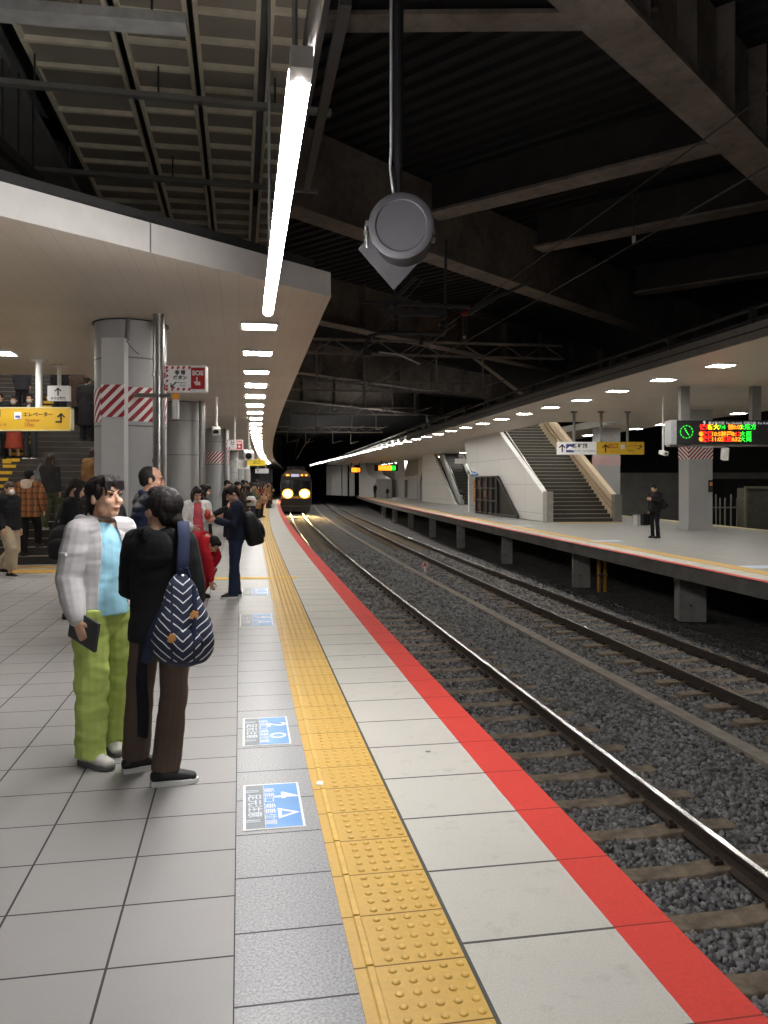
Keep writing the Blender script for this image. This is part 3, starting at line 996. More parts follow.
def column(px, Y, label, r=.475, box=True, h=HC, band=True):
    c = V(((px - 384) / FPX * Y, Y, 0))
    t = thing('column', label, 'column', c, 0, kind='structure')
    mb = MB(); mb.lathe([(r, 0), (r, h)], (0, 0, 0), seg=40); mb.build('shaft', M_COL, t, smooth='auto')
    mb = MB(); mb.lathe([(r + .012, h - .012), (r + .03, h - .012), (r + .03, h), (r + .012, h)], (0, 0, 0), seg=40); mb.build('ceiling_collar', M_DARKMETAL, t)
    mb = MB()
    if band: mb.lathe([(r + .004, 2.45), (r + .004, 2.90)], (0, 0, 0), seg=40); mb.build('striped_band', M_ZEBRA, t, smooth='auto')
    else: mb.bm.free()
    mb = MB()
    for z in (3.28, 2.38): mb.lathe([(r + .004, z), (r + .004, z + .02)], (0, 0, 0), seg=40)
    mb.build('seam_ring', M_GREYMETAL, t)
    if box:
        mb = MB(); mb.box((-.04, -r - .02, 1.76), (.30, .26, 3.52)); mb.build('cover_box', pm('cover_box_grey', (188, 187, 186), .4, var=.03), t, bevel=.008)
        mb = MB(); mb.box((-.04, -r - .155, 2.70), (.305, .006, .42)); mb.build('striped_panel', M_ZEBRA_FLAT, t)
        mb = MB(); mb.cyl((.10, -r + .0, 3.5), (.12, -r - .02, HC), .03, 10); mb.tube([(.13, -r - .14, 3.48), (.22, -r - .05, 3.36), (.26, -r, 3.33)], .008, 6); mb.build('conduit', M_GREYMETAL, t)
    return t
COL1 = column(131, 11.0, 'round grey column with a striped band and cover box, in front of the stairs')
column(184, 21.5, 'round grey column right behind the red emergency button sign', box=False, band=False)
column(217, 32, 'round grey column with a striped band, third one along the platform', box=False)
for Y_, lab in ((43, 'round grey column, fourth one along the platform, behind the waiting crowd'), (54, 'round grey column, fifth one along the platform, far behind the crowd'), (65, 'round grey column, sixth one along the platform, far behind the crowd'), (77, 'round grey column, last one that can be made out along the platform')):
    P_ = T(S_of_Y(Y_), -3.35); column(384 + FPX * P_.x / P_.y, P_.y, lab, box=False, band=False)
def pipe_thing(px, Y, r, label):
    c = V(((px - 384) / FPX * Y, Y, 0))
    t = thing('downpipe', label, 'pipe', c)
    mb = MB(); mb.cyl((0, 0, 0), (0, 0, HC), r, 20); mb.build('pipe', M_STEEL, t, smooth='auto')
    mb = MB()
    for z in (.6, 1.9, 3.0): mb.lathe([(r + .002, z), (r + .012, z), (r + .012, z + .04), (r + .002, z + .04)], (0, 0, 0), seg=20)
    mb.build('pipe_clamp', M_STEEL, t)
pipe_thing(159, 10.3, .078, 'shiny steel downpipe beside the first striped column')
pipe_thing(202, 21.0, .08, 'shiny steel downpipe beside the column behind the red emergency sign')
pipe_thing(226, 31.6, .07, 'shiny steel downpipe beside the third column')

# ------------------------------------------------------------------ near stairs
SH = R(-8.5)
SD = V((math.sin(SH), math.cos(SH), 0)); SRt = V((math.cos(SH), -math.sin(SH), 0))
S0 = V((STX, STY, 0)); SW = 5.6; RISE, TREAD = .16, .30
M_RISER = pm('dark_riser', (54, 49, 46), .75, var=.2, scale=4)
M_TREAD = pm('worn_tread', (116, 108, 100), .7, var=.18, scale=5)
M_NOSE = pm('pale_nosing', (150, 140, 126), .6, var=.15)
M_YPAINT = pm('yellow_floor_paint', (222, 176, 40), .6, var=.12, scale=20)
st = thing('staircase', 'wide staircase climbing away behind the first column, with people on it', 'stairs', S0, -SH, kind='structure')
NS = 36
mr, mt, mn = MB(), MB(), MB()
for i in range(NS):
    z = RISE * i; y = TREAD * i
    mr.box((-SW / 2, y + .01, z + RISE / 2), (SW, .02, RISE))
    mt.box((-SW / 2, y + TREAD / 2 + .01, z + RISE - .01), (SW, TREAD, .02))
    mn.box((-SW / 2, y + .02, z + RISE + .002), (SW, .045, .006))
mr.build('riser', M_RISER, st); mt.build('tread', M_TREAD, st); mn.build('nosing_pattern', M_NOSE, st)
mb = MB()
for i in range(0, NS):
    y = TREAD * i; z = RISE * i
    mb.box((-2.85, y - .004, z + RISE - .03), (.30, .012, .07)); mb.box((-2.85, y + .06, z + RISE + .006), (.30, .12, .006))
mb.build('yellow_lane_marking', M_YPAINT, st)
mb = MB()
for i, x in ((4, -2.2), (9, -.9), (13, -3.0)):
    mb.box((x, TREAD * i - .006, RISE * i + .10), (.2, .012, .10))
mb.build('yellow_notice_marking', M_YPAINT, st)
# side walls and handrails of the stairs
mb = MB(); top = [(0, 0), (NS * TREAD, 0), (NS * TREAD, NS * RISE + 3), (0, 6.5)]
mb.prism([(0, 0), (9, 0), (9, HC), (0, HC)], S0 + SRt * .02, SD, V((0, 0, 1)), SRt, .16)
mb.grid([[T(s, -5.0 - e, z) for e, z in ((0, 0), (.15, 0), (.15, HC + .1), (0, HC + .1))] for s in np.arange(24, 116, 2)])
for a_, b_ in ((-5.0, -1.9),): mb.bar(T(113, a_, 1.9), T(113, b_, 1.9), .2, 3.9)
tag(mb.build('wall_stair_side', M_COL), 'pale grey wall along the open side of the stairs', 'wall', kind='structure')
mb = MB()
L = NS * TREAD; H = NS * RISE
mb.prism([(0, 0), (L, H - .2), (L, H + 1.0), (0, 1.05)], S0 - SRt * (SW + .02), SD, V((0, 0, 1)), -SRt, .2)
M_BEIGEWALL = pm('beige_parapet', (196, 178, 150), .6, var=.06)
tag(mb.build('wall_stair_parapet', M_BEIGEWALL), 'beige parapet along the far side of the stairs', 'wall', kind='structure')
t_ = thing('handrail', 'double handrail on the beige parapet at the far side of the stairs', 'handrail', S0 - SRt * (SW - .08))
mb = MB()
for dz in (.62, .85):
    a = S0 - SRt * (SW - .08); mb.cyl(a + V((0, 0, dz)), a + SD * L + V((0, 0, H + dz)), .02, 10)
mb.build('rail_bar', pm('handrail_wood', (150, 118, 84), .45), t_, world=True)
t_ = thing('handrail', 'pale handrail at the side of the stairs beside the first column', 'handrail', S0 - SRt * .1)
mb = MB(); a = S0 - SRt * .12
mb.tube([a + V((0, 0, .0)), a + V((0, 0, .85)), a + SD * L + V((0, 0, H + .85))], .024, 10)
mb.build('rail_bar', pm('handrail_white', (205, 203, 198), .4), t_, world=True)
# yellow tactile field at the foot of the stairs
mb = MB()
a = S0 - SD * .75
mb.prism([(-5.6, 0), (-.2, 0), (-.2, .34), (-5.6, .34)], a + V((0, 0, .001)), SRt, SD, V((0, 0, 1)), .004)
mb.prism([(-2.6, -.9), (-.2, -.9), (-.2, -.3), (-2.3, -.3)], a + V((0, 0, .001)), SRt, SD, V((0, 0, 1)), .004)
tag(mb.build('floor_tactile_field', pm('ochre_tactile', (196, 146, 48), .55, var=.1, scale=20)), 'yellow tactile field at the foot of the stairs', 'tactile paving', kind='structure')
mb = MB(); mb.prism([(-4.5, -.42), (-2.9, -.42), (-2.7, -.02), (-4.2, -.02)], a + V((0, 0, .001)), SRt, SD, V((0, 0, 1)), .006)
tag(mb.build('floor_sticker', M_YPAINT, base=None), 'bright yellow floor notice lying at the foot of the stairs', 'floor sticker')
# thin branch of yellow tactile paving from the queue to the stairs
g0, g1 = G(196, 579.5), G(259, 580.5)
mb = MB(); mb.prism([(0, -.15), (g1.x - g0.x + 1.2, -.15), (g1.x - g0.x + 1.2, .15), (0, .15)], g0 + V((-.6, 0, .001)), V((1, .12, 0)).normalized(), V((-.12, 1, 0)).normalized(), V((0, 0, 1)), .004)
tag(mb.build('floor_tactile_branch', M_YPAINT), 'short yellow tactile branch crossing the floor behind the boy with the backpack', 'tactile paving', kind='structure')

# sloped ceiling of the stair hall with unseen lamps added to light the steps
L2 = NS * TREAD
mb = MB()
a = S0 + SD * 0.2 + V((0, 0, HC + .4)); 
mb.prism([(0, 0), (L2 + 4, H * 1.0 + .6), (L2 + 4, H + .8), (0, .2)], a + SRt * .3, SD, V((0, 0, 1)), -SRt, SW + .8)
tag(mb.build('ceiling_stairs', M_SOFFIT), 'sloped ceiling over the stairs', 'ceiling', kind='structure')
for i in range(5):
    for e in (1.2, 4.2):
        q = S0 + SD * (1.6 + 2.4 * i) - SRt * e
        d = dup(LP, V((q.x, q.y, HC + .36 + (1.4 + 2.4 * i) * (H + .6) / (L2 + 4))), -SH, 'unseen lamp added in the sloped ceiling to light the stairs', 'added lamps in the stair hall')
        d.rotation_euler = (math.atan2(H + .6, L2 + 4), 0, -SH)

# ------------------------------------------------------------------ opposite canopy
HF = 4.25
M_FARSOFFIT = pm('far_soffit', (208, 199, 187), .45, var=.05, scale=.7)
def far_canopy_x(Y): return float(np.interp(Y, [4, 14.3, 25.4, 80, 130], [8.55, 6.83, 4.93, -3.3, -10.5]))
# opening over the far stairs
FS0 = V((7.1, 34.0, 0)); FSH = R(-8.8)
FSD = V((math.sin(FSH), math.cos(FSH), 0)); FSR = V((math.cos(FSH), -math.sin(FSH), 0)); FSW = 2.8
def far_back_x(Y): return float(np.interp(Y, [4, 28.7, 37.5, 130], [16.4, 13.8, 11.9 + .4, 4]))
def frow(Y, l, r): return (V((l, Y, 0)), V((r, Y, 0)))
Y1, Y2 = 34.0, 46.5
def sx(Y): return FS0.x + (Y - FS0.y) * math.tan(FSH)
slab('ceiling_far', [frow(Y, far_canopy_x(Y), far_back_x(Y)) for Y in np.linspace(4, Y1, 14)], HF, .3, [M_FARSOFFIT, M_GREYMETAL], 'beige ceiling of the opposite canopy')
slab('ceiling_far_side', [frow(Y, far_canopy_x(Y), sx(Y) - .15) for Y in np.linspace(Y1, Y2, 8)], HF, .3, [M_FARSOFFIT, M_GREYMETAL], 'beige ceiling of the opposite canopy along the stair opening')
slab('ceiling_far_rear', [frow(Y, sx(Y) + FSW + .3, max(far_back_x(Y), sx(Y) + FSW + .5)) for Y in np.linspace(Y1, Y2, 8)], HF, .3, [M_FARSOFFIT, M_GREYMETAL], 'beige ceiling of the opposite canopy behind the stair opening')
slab('ceiling_far_end', [frow(Y, far_canopy_x(Y), far_back_x(Y)) for Y in np.linspace(Y2, 112, 22)], HF, .3, [M_FARSOFFIT, M_GREYMETAL], 'beige ceiling of the opposite canopy farther along')
# white edge board and dark railing on the canopy edge
mb = MB()
ys = list(np.linspace(4, 112, 40))
mb.grid([[V((far_canopy_x(Y) + a, Y, HF + b)) for a, b in ((-.06, .0), (.0, .0), (.0, .30), (-.06, .30))] for Y in ys])
tag(mb.build('trim_11', pm('grey_edge_board', (128, 124, 118), .5)), 'grey edge board of the opposite canopy', 'canopy edge', kind='structure')
mb = MB(); mb.grid([[V((far_canopy_x(Y) + a, Y, HF + b)) for a, b in ((-.07, .14), (-.055, .14), (-.055, .165), (-.07, .165))] for Y in ys])
tag(mb.build('trim_12', M_DARKMETAL), 'dark line along the edge board of the opposite canopy', 'joint', kind='structure')
t_ = thing('canopy_railing', 'dark railing running along the top edge of the opposite canopy', 'railing', (far_canopy_x(12), 12, HF + .3))
mb = MB()
for h in (.36, .58): mb.tube([V((far_canopy_x(Y) + .05, Y, HF + .02 + h)) for Y in ys], .045, 8)
mb.build('rail_bar', M_DARKMETAL, t_, world=True)
for i in range(24):
    Y = 6.2 + 2.85 * i
    mb = MB(); mb.box((far_canopy_x(Y) + .05, Y, HF + .44), (.12, .12, .34)); mb.build('railing_post', M_DARKMETAL, t_, world=True)

# lamps of the opposite canopy
FLP = lamp_proto('ceiling_lamp', 'lit lamp in the row along the ceiling edge of the opposite canopy', 'lamps along the opposite canopy edge', M_PANEL_FAR, (.50, .42), 1)
frx = lambda Y: float(np.interp(Y, [15.5, 17.5, 26, 57, 110], [7.82, 7.46, 5.95, -.14, -10]))
for i in range(42):
    Y = 10.4 + 2.42 * i
    p = V((frx(Y), Y, HF))
    if i == 0: FLP.location = p; FLP.rotation_euler = (0, 0, R(10))
    else: dup(FLP, p, R(10))
for px, py in ((738, 412), (663, 423), (636, 427.5), (588, 434)):
    Y = FPX * (HF - CAM_H) / (484 - py - 1)
    p = W(px, py, Y); p.z = HF
    dup(FLP, p, R(10), 'lit ceiling lamp over the middle of the opposite platform', 'lamps over the middle of the opposite platform')

for Y, X in ((24.5, 13.4), (20, 13.8), (15.5, 14.2), (52, 8.6), (57, 8.0), (62, 7.4), (67, 6.6), (72, 5.9), (77, 5.2), (82, 4.4), (87, 3.6), (92, 2.6), (97, 1.6), (102, .8), (107, 0)):
    dup(FLP, V((X, Y, HF)), R(10), 'lit ceiling lamp over the middle of the opposite platform', 'lamps over the middle of the opposite platform')
# ------------------------------------------------------------------ opposite columns
def far_column(px0, px1, Y, label, extra=True):
    w = (px1 - px0) / FPX * Y
    c = V((((px0 + px1) / 2 - 384) / FPX * Y, Y + w * .4, 0))
    t = thing('column', label, 'column', c, R(9), kind='structure')
    mb = MB(); mb.box((-w * .14, 0, HF / 2), (w * .66, w * .7, HF)); mb.box((w * .33, -.02, HF / 2), (w * .28, w * .62, HF)); mb.build('shaft', M_COL, t, bevel=.02)
    mb = MB(); mb.box((-w * .14, 0, 2.72), (w * .66 + .012, w * .7 + .012, .44)); mb.box((w * .33, -.02, 2.72), (w * .28 + .012, w * .62 + .012, .44)); mb.build('striped_band', M_ZEBRA_FLAT, t)
    if extra:
        mb = MB(); mb.box((w * .36, -w * .36, 1.55), (.13, .08, .42)); mb.build('alarm_box', pm('alarm_black', (40, 36, 34), .5), t)
        mb = MB(); mb.box((w * .36, -w * .36 - .045, 1.62), (.10, .012, .12)); mb.build('alarm_lamp', pm('alarm_orange', (222, 140, 70), .5), t)
        mb = MB(); mb.box((0, 0, .06), (w * 1.02, w * .75, .12)); mb.build('base_collar', M_COL, t)
    return t
far_column(686, 714, 28.2, 'square grey column with a striped band under the departure board')
far_column(597, 621, 37.6, 'grey column behind the white and yellow direction sign', False)

# ------------------------------------------------------------------ opposite stairs
M_WHITEWALL = newmat('white_wall_panel', (206, 206, 204), .4)
t = NT(M_WHITEWALL)
s = t.n('SeparateXYZ'); t.l(t.obj(), s.inputs[0])
j = t.m('MAXIMUM', t.joint(s.outputs[2], 1.25, .35, .02), t.joint(s.outputs[1], 4.0, .6, .02))
t.l(t.mix(j, lin((206, 206, 204)), lin((150, 150, 148))), t.b.inputs['Base Color'])
fst = thing('staircase', 'grey stairs between a white wall and a beige parapet on the opposite platform', 'stairs', FS0, -FSH, kind='structure')
mr, mt, mn = MB(), MB(), MB()
yy = 0.0; zz = 0.0
for i in range(32):
    mr.box((FSW / 2, yy + .01, zz + .085), (FSW, .02, .17))
    tr = .29 if i != 18 else 1.5
    mt.box((FSW / 2, yy + tr / 2, zz + .16), (FSW, tr + .02, .02))
    mn.box((FSW / 2, yy + .02, zz + .172), (FSW, .05, .008))
    zz += .17; yy += tr
FSLEN, FSTOP = yy, zz
mr.build('riser', pm('far_riser', (66, 63, 58), .8), fst); mt.build('tread', pm('far_tread', (140, 137, 128), .7), fst); mn.build('nosing_pattern', pm('far_nosing', (168, 164, 152), .6), fst)
def wall_poly(name, poly, o, d, thick, nrm, mat, label, cat='wall', bevel=0.0):
    mb = MB(); mb.prism(poly, o, d, V((0, 0, 1)), nrm, thick)
    return tag(mb.build(name, mat, bevel=bevel), label, cat, kind='structure')
k = 1 / math.cos(FSH)
SLP = FSTOP / FSLEN
wall_poly('wall_far_stair', [(5.6 * k, .02), (.25, .02), (.25, 1.18), (7.0, 4.4), (13.9, 4.4), (13.0, 2.9), (11.3, 2.02), (8.7, 1.94)], FS0 - FSR * .02, FSD, .22, -FSR, M_WHITEWALL, 'white panelled wall beside the opposite stairs, cut away below')
mb = MB(); mb.prism([(-.2, .0), (.28, .0), (.28, 1.3), (-.2, 1.3)], FS0 - FSR * .26, FSD, V((0, 0, 1)), FSR, .28)
tag(mb.build('trim_13', pm('newel_grey', (150, 148, 144), .5)), 'grey end post of the white stair wall', 'post', kind='structure')
a = FS0 + FSR * FSW
wall_poly('wall_far_parapet', [(0.1, 0), (FSLEN, FSTOP - .1), (FSLEN, FSTOP + 1.1), (.1, 1.12)], a, FSD, .24, FSR, M_BEIGEWALL, 'beige parapet of the opposite stairs')
mb = MB(); mb.prism([(-.22, 0), (.12, 0), (.12, 1.18), (-.22, 1.18)], a - FSR * .03, FSD, V((0, 0, 1)), FSR, .32)
tag(mb.build('trim_14', pm('newel_grey_two', (126, 124, 120), .5)), 'grey end post of the beige parapet', 'post', kind='structure')
t_ = thing('handrail', 'two wooden handrails on the beige parapet of the opposite stairs', 'handrail', a)
mb = MB()
for dz in (.55, .82):
    q = a - FSR * .08
    mb.tube([q + V((0, 0, dz)) - FSD * .1, q + V((0, 0, dz)), q + FSD * FSLEN + V((0, 0, FSTOP + dz))], .028, 10)
mb.build('rail_bar', pm('wooden_rail', (140, 112, 84), .45), t_, world=True)
t_ = thing('handrail', 'handrail rising along the white wall of the opposite stairs', 'handrail', FS0)
mb = MB(); q = FS0 + FSR * .1
mb.tube([q + V((0, 0, .85)), q + FSD * FSLEN + V((0, 0, FSTOP + .85))], .028, 10); mb.build('rail_bar', M_STEEL, t_, world=True)
mb = MB(); mb.prism([(0, HF + .35), (FSLEN + 2, FSTOP + 3.6), (FSLEN + 2, FSTOP + 3.8), (0, HF + .55)], FS0 - FSR * .3, FSD, V((0, 0, 1)), FSR, FSW + .8)
tag(mb.build('ceiling_far_stairs', M_FARSOFFIT), 'sloped ceiling over the opposite stairs', 'ceiling', kind='structure')
for i in range(4):  # unseen lamps added to brighten the opposite stairs
    u = 1.5 + 2.3 * i
    q = FS0 + FSD * u + FSR * FSW / 2
    d_ = dup(FLP, V((q.x, q.y, HF + .33 + u * (FSTOP + 3.6 - HF - .35) / (FSLEN + 2))), -FSH, 'unseen lamp added in the sloped ceiling to light the opposite stairs', 'added lamps over the opposite stairs')
    d_.rotation_euler = (math.atan2(FSTOP + 3.6 - HF - .35, FSLEN + 2), 0, -FSH)
# tactile field before the far stairs
mb = MB(); mb.prism([(0, -1.0), (FSW, -1.0), (FSW, -.45), (0, -.45)], FS0 + V((0, 0, .001)), FSR, FSD, V((0, 0, 1)), .004)
tag(mb.build('floor_far_tactile', pm('ochre_far', (190, 150, 70), .6)), 'yellow tactile field before the opposite stairs', 'tactile paving', kind='structure')
# white box beside the parapet
p = G(641, 526)
t_ = thing('utility_box', 'low white box on the floor beside the end of the beige parapet', 'box', p, R(9))
mb = MB(); mb.box((0, 0, .2), (.50, .35, .4)); mb.build('body', pm('box_white', (186, 186, 182), .5), t_, bevel=.01)
mb = MB(); mb.box((0, 0, .41), (.53, .38, .03)); mb.build('lid', pm('box_lid', (160, 160, 156), .5), t_)

# dark glazed case under the stair wall
g0 = W(479, 512, 44.5); g0.z = 0; g0.x -= .12
t_ = thing('display_case', 'dark glazed case with a slanted end under the white stair wall', 'display case', g0, -FSH)
M_BLKFRAME = pm('black_frame', (26, 25, 26), .5); M_DKGLASS = newmat('dark_glass', (20, 20, 23), .5, spec=.2)
def case_pt(u, z): return V((u * .12, -u, z))
mb = MB(); mb.prism([(0, .12), (7.2, .12), (4.0, 2.0), (0, 2.0)], (0, 0, 0), (0, -1, 0), (0, 0, 1), (1, 0, 0), .3); mb.build('glass_body', M_DKGLASS, t_)
mb = MB()
for u, h in ((0, 2.0), (1.1, 2.0), (2.2, 2.0), (3.1, 2.0), (4.0, 2.0)):
    mb.box((-.04, -u, h / 2), (.10, .09, h))
for z in (.06, .75, 1.4, 2.0): mb.bar((-.04, 0, z), (-.04, -4.0, z), .10, .08)
mb.bar((-.04, 0, .06), (-.04, -7.3, .06), .10, .1); mb.bar((-.04, -4.0, 2.0), (-.04, -7.3, .08), .10, .1)
mb.build('frame', M_BLKFRAME, t_)
for u, z, c in ((.5, 1.65, (150, 80, 90)), (1.6, 1.62, (120, 60, 70)), (.5, .40, (140, 60, 66)), (1.6, 1.1, (150, 100, 60)), (2.6, 1.05, (110, 60, 60)), (2.7, .4, (70, 60, 66))):
    mb = MB(); mb.box((-.012, -u, z), (.02, .45, .34)); mb.build('poster', pm('case_poster', tuple(int(x * .6) for x in c), .6, var=.6, scale=9), t_)
mb = MB(); mb.ell((.1, -.5, 2.16), (.16, .30, .12)); mb.ell((.12, -.78, 2.14), (.14, .20, .09)); mb.ell((.1, -.35, 2.22), (.10, .14, .10))
o = mb.build('bag', pm('pale_blue_bag', (120, 150, 190), .6), None, smooth=True, base=V((.1, -.5, 2.05)))
o.location = g0 - FSR * .30 + FSD * -.55 + V((0, 0, 2.05)); o.rotation_euler = (0, 0, -FSH); tag(o, 'pale blue bundle lying on top of the dark glazed case', 'bundle')
# orange lit notice panel at the end of the wall
p = W(474, 507, 47.5); p.z = 0
t_ = thing('notice_pillar', 'white notice pillar with an orange notice between the escalator and the glazed case', 'notice', p, -FSH)
mb = MB(); mb.box((0, 0, 1.1), (.66, .25, 2.2)); mb.build('pillar', M_WHITEWALL, t_)
mb = MB(); mb.box((.05, -.13, 1.2), (.22, .02, 1.3)); mb.build('notice', pm('orange_notice', (226, 160, 84), .5, var=.3, scale=8), t_)
for px, lab in ((456.5, 'amber bollard at the foot of the escalator, beside the balustrade'), (465.5, 'amber topped bollard at the foot of the escalator, beside the notice pillar')):
    p = G(px, 503.6)
    t_ = thing('bollard', lab, 'bollard', p)
    mb = MB(); mb.box((0, 0, .45), (.5 if px < 460 else .35, .3, .9)); mb.build('body', M_STEEL, t_)
    mb = MB(); mb.box((.15, 0, 1.05), (.25, .2, .35)); mb.build('lamp', pm('amber', (240, 160, 40), .4), t_)

# escalator
EP = W(470, 504, 63.0); EP.z = 0
ED = FSD; ER = FSR
t_ = thing('escalator', 'escalator with dark steps climbing between white balustrades on the opposite platform', 'escalator', EP, -FSH)
ES = .62
mb = MB()
for i in range(30): mb.box((0, .4 * i + .2, ES * .4 * i + .10), (1.2, .42, .24))
mb.build('step', pm('escalator_step', (52, 50, 50), .5), t_)
mb = MB()
for i in range(30): mb.box((0, .4 * i + .0, ES * .4 * i + .225), (1.18, .05, .012))
mb.build('step_edge_pattern', pm('step_edge', (150, 144, 110), .5), t_)
for e, nm in ((-1, 0), (1, 1)):
    mb = MB(); mb.prism([(-1.2, 0), (0, 0), (12, 12 * ES), (12, 12 * ES + .75), (.2, .78), (-1.2, .7)], (e * .78, 0, 0), (0, 1, 0), (0, 0, 1), (e, 0, 0), .26); mb.build('balustrade', pm('balustrade_pale', (176, 180, 176), .4), t_)
    mb = MB(); mb.tube([(e * .85, -1.25, .4), (e * .85, -1.25, .92), (e * .85, -.9, 1.06), (e * .85, .2, 1.1), (e * .85, 12, 12 * ES + 1.1)], .05, 8); mb.build('handrail', M_BLACK, t_)
# white wedge wall beside the escalator
mb = MB(); mb.prism([(-1.3, 0), (2.5, 0), (12, 0), (12, 7.0), (-.3, .25)], EP - ER * 1.2 - ED * .0, ED, V((0, 0, 1)), -ER, .2)
tag(mb.build('wall_escalator', M_WHITEWALL), 'white wedge shaped wall beside the escalator', 'wall', kind='structure')

# farther enclosures of the opposite platform
M_FARGREY = pm('far_grey_panel', (150, 146, 142), .6); M_FARWHITE = pm('far_white_panel', (196, 195, 192), .5)
def fpt(px, Y, z=0.0): 
    p = W(px, 484, Y); p.z = z; return p
def enclosure(name, px0, Y0, px1, Y1, prof, mat, label, depth=2.5):
    a, b = fpt(px0, Y0), fpt(px1, Y1)
    d = b - a; L = d.length; d.normalize(); n = V((d.y, -d.x, 0))
    if n.y < 0: n = -n
    mb = MB(); mb.prism([(u * L, z) for u, z in prof], a, d, V((0, 0, 1)), n, depth)
    return tag(mb.build(name, mat), label, 'wall', kind='structure')
enclosure('wall_arch_front', 416, 86, 434, 76, [(0, 0), (.22, 0), (.22, 1.9), (.4, 3.1), (.62, 3.1), (.85, 1.9), (.85, 0), (1, 0), (1, 4.2), (0, 4.2)], M_FARWHITE, 'white wall with a dark archway on the opposite platform', .4)
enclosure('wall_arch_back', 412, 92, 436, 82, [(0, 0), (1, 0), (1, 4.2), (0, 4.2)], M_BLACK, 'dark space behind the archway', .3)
enclosure('wall_lift', 404, 92, 417, 85, [(0, 0), (1, 0), (1, 2.6), (0, 2.6)], M_FARWHITE, 'white lower block with a door on the opposite platform', 1)
enclosure('wall_lift_upper', 404, 91, 430, 80, [(0, 2.5), (.55, 2.5), (.8, 3.4), (.95, 5.2), (.25, 5.4)], M_FARGREY, 'grey slanted block above the white one on the opposite platform', 2)
enclosure('wall_slant', 388, 102, 405, 92, [(0, 0), (1, 0), (1, 3), (.95, 5.3), (.55, 5.3), (.35, 2)], M_FARWHITE, 'white slanted wall of the next stairs on the opposite platform', 1)
enclosure('wall_block', 359, 104, 376, 96, [(0, 0), (1, 0), (1, 2.2), (.55, 2.8), (.3, 4.6), (0, 4.8)], M_FARWHITE, 'white block under the next stairs on the opposite platform', 2)
enclosure('wall_office', 376, 103, 398, 97, [(0, 0), (1, 0), (1, 3.2), (0, 3.2)], M_FARGREY, 'grey front with a door at the far end of the opposite platform', .5)
a = fpt(377, 99); 
mb = MB(); q = fpt(407, 90.3); mb.box((q.x, q.y - .1, 1.1), (.8, .1, 2.0), rz=R(40)); tag(mb.build('door_1', pm('far_door', (172, 170, 168), .5)), 'pale door in the white lower block', 'door', kind='structure')
for i, (px, Y) in enumerate(((352, 108), (345, 110), (339, 112), (334, 114), (329, 116))):
    p = fpt(px, Y)
    mb = MB(); mb.box((p.x, p.y, 2.1), (.7, .7, 4.2)); tag(mb.build('column', M_FARWHITE, base=None), 'pale column far along the opposite platform', 'column', kind='structure')

# ------------------------------------------------------------------ signs
M_SIGNYEL = glow('lit_yellow_sign', (200, 160, 38), .06); M_SIGNWHITE = glow('lit_white_sign', (214, 214, 212), .10)
M_INK = pm('sign_ink', (30, 26, 26), .6); M_INKRED = pm('sign_ink_red', (150, 50, 30), .6); M_SIGNRED = pm('sign_red', (190, 36, 44), .5, var=.03)
M_SIGNBLUE = pm('sign_blue', (46, 52, 120), .5); M_PICTO = pm('pictogram_white', (235, 235, 235), .5)
X3, Z3, Y3 = V((1, 0, 0)), V((0, 0, 1)), V((0, 1, 0))
def arrow(mb, c, size, ang=0.0, shaft=.9, bent=False, th=.006):
    """arrow in the x-z plane facing -y; ang 0 points up"""
    ca, sa = math.cos(ang), math.sin(ang)
    def P(u, v): return V(c) + V((u * ca - v * sa, 0, u * sa + v * ca)) * size
    def quad(pts):
        r = [[p + V((0, e, 0)) for p in pts] for e in (0, -th)]
        mb.grid(r)
    quad([P(-.08, -.5), P(.08, -.5), P(.08, .42), P(-.08, .42)])
    quad([P(0, .5), P(-.42, .1), P(-.30, 0), P(.0, .30)])
    quad([P(0, .5), P(0, .30), P(.30, 0), P(.42, .1)])
    if bent:
        quad([P(.08, -.5), P(.08, -.34), P(-.55, -.34), P(-.55, -.5)])

# yellow elevator sign over the stairs foot
Y = 14.0
a, b = W(-60, 430.5, Y), W(72, 408, Y)
c = (a + b) / 2; w = b.x - a.x; h = b.z - a.z
t_ = thing('direction_sign', 'yellow hanging elevator sign with a bent arrow, before the stairs', 'sign', c)
mb = MB(); mb.box((0, 0, 0), (w, .12, h)); mb.build('panel', M_SIGNYEL, t_)
mb = MB()
for z in (-h / 2, h / 2): mb.box((0, 0, z), (w + .02, .14, .02))
for x in (-w / 2, w / 2): mb.box((x, 0, 0), (.02, .14, h + .02))
mb.build('frame', pm('sign_frame_pale', (205, 196, 150), .4), t_)
mb = MB()
for px in (39, -40): 
    x = W(px, 400, Y).x - c.x; mb.cyl((x, 0, h / 2), (x, 0, HC - c.z), .055, 12); mb.box((x, 0, HC - c.z - .02), (.22, .16, .04))
mb.build('hanger_rod', M_LAMPTRIM, t_)
def lx(px): return W(px, 0, Y).x - c.x
def lz(py): return W(0, py, Y).z - c.z
F = -.0635
text('エレベーター', .088, M_INK, t_, plane_m((lx(39.5), F, lz(415)), X3, Z3), bold=.002)
text('Elevator', .075, M_INKRED, t_, plane_m((lx(34), F, lz(420.5)), X3, Z3))
text('10m', .10, M_INKRED, t_, plane_m((lx(30.5), F, lz(425)), X3, Z3))
text('出口', .16, M_INK, t_, plane_m((lx(-6), F, lz(414)), X3, Z3), bold=.002)
text('Exit →', .08, M_INKRED, t_, plane_m((lx(2), F, lz(425)), X3, Z3))
mb = MB(); mb.box((lx(19.5), F, lz(416)), (.125, .01, .125)); mb.build('pictogram_plate', M_PICTO, t_)
mb = MB(); mb.box((lx(19.5), F - .007, lz(417)), (.08, .006, .04)); mb.build('pictogram', pm('picto_blue', (70, 80, 140), .5), t_)
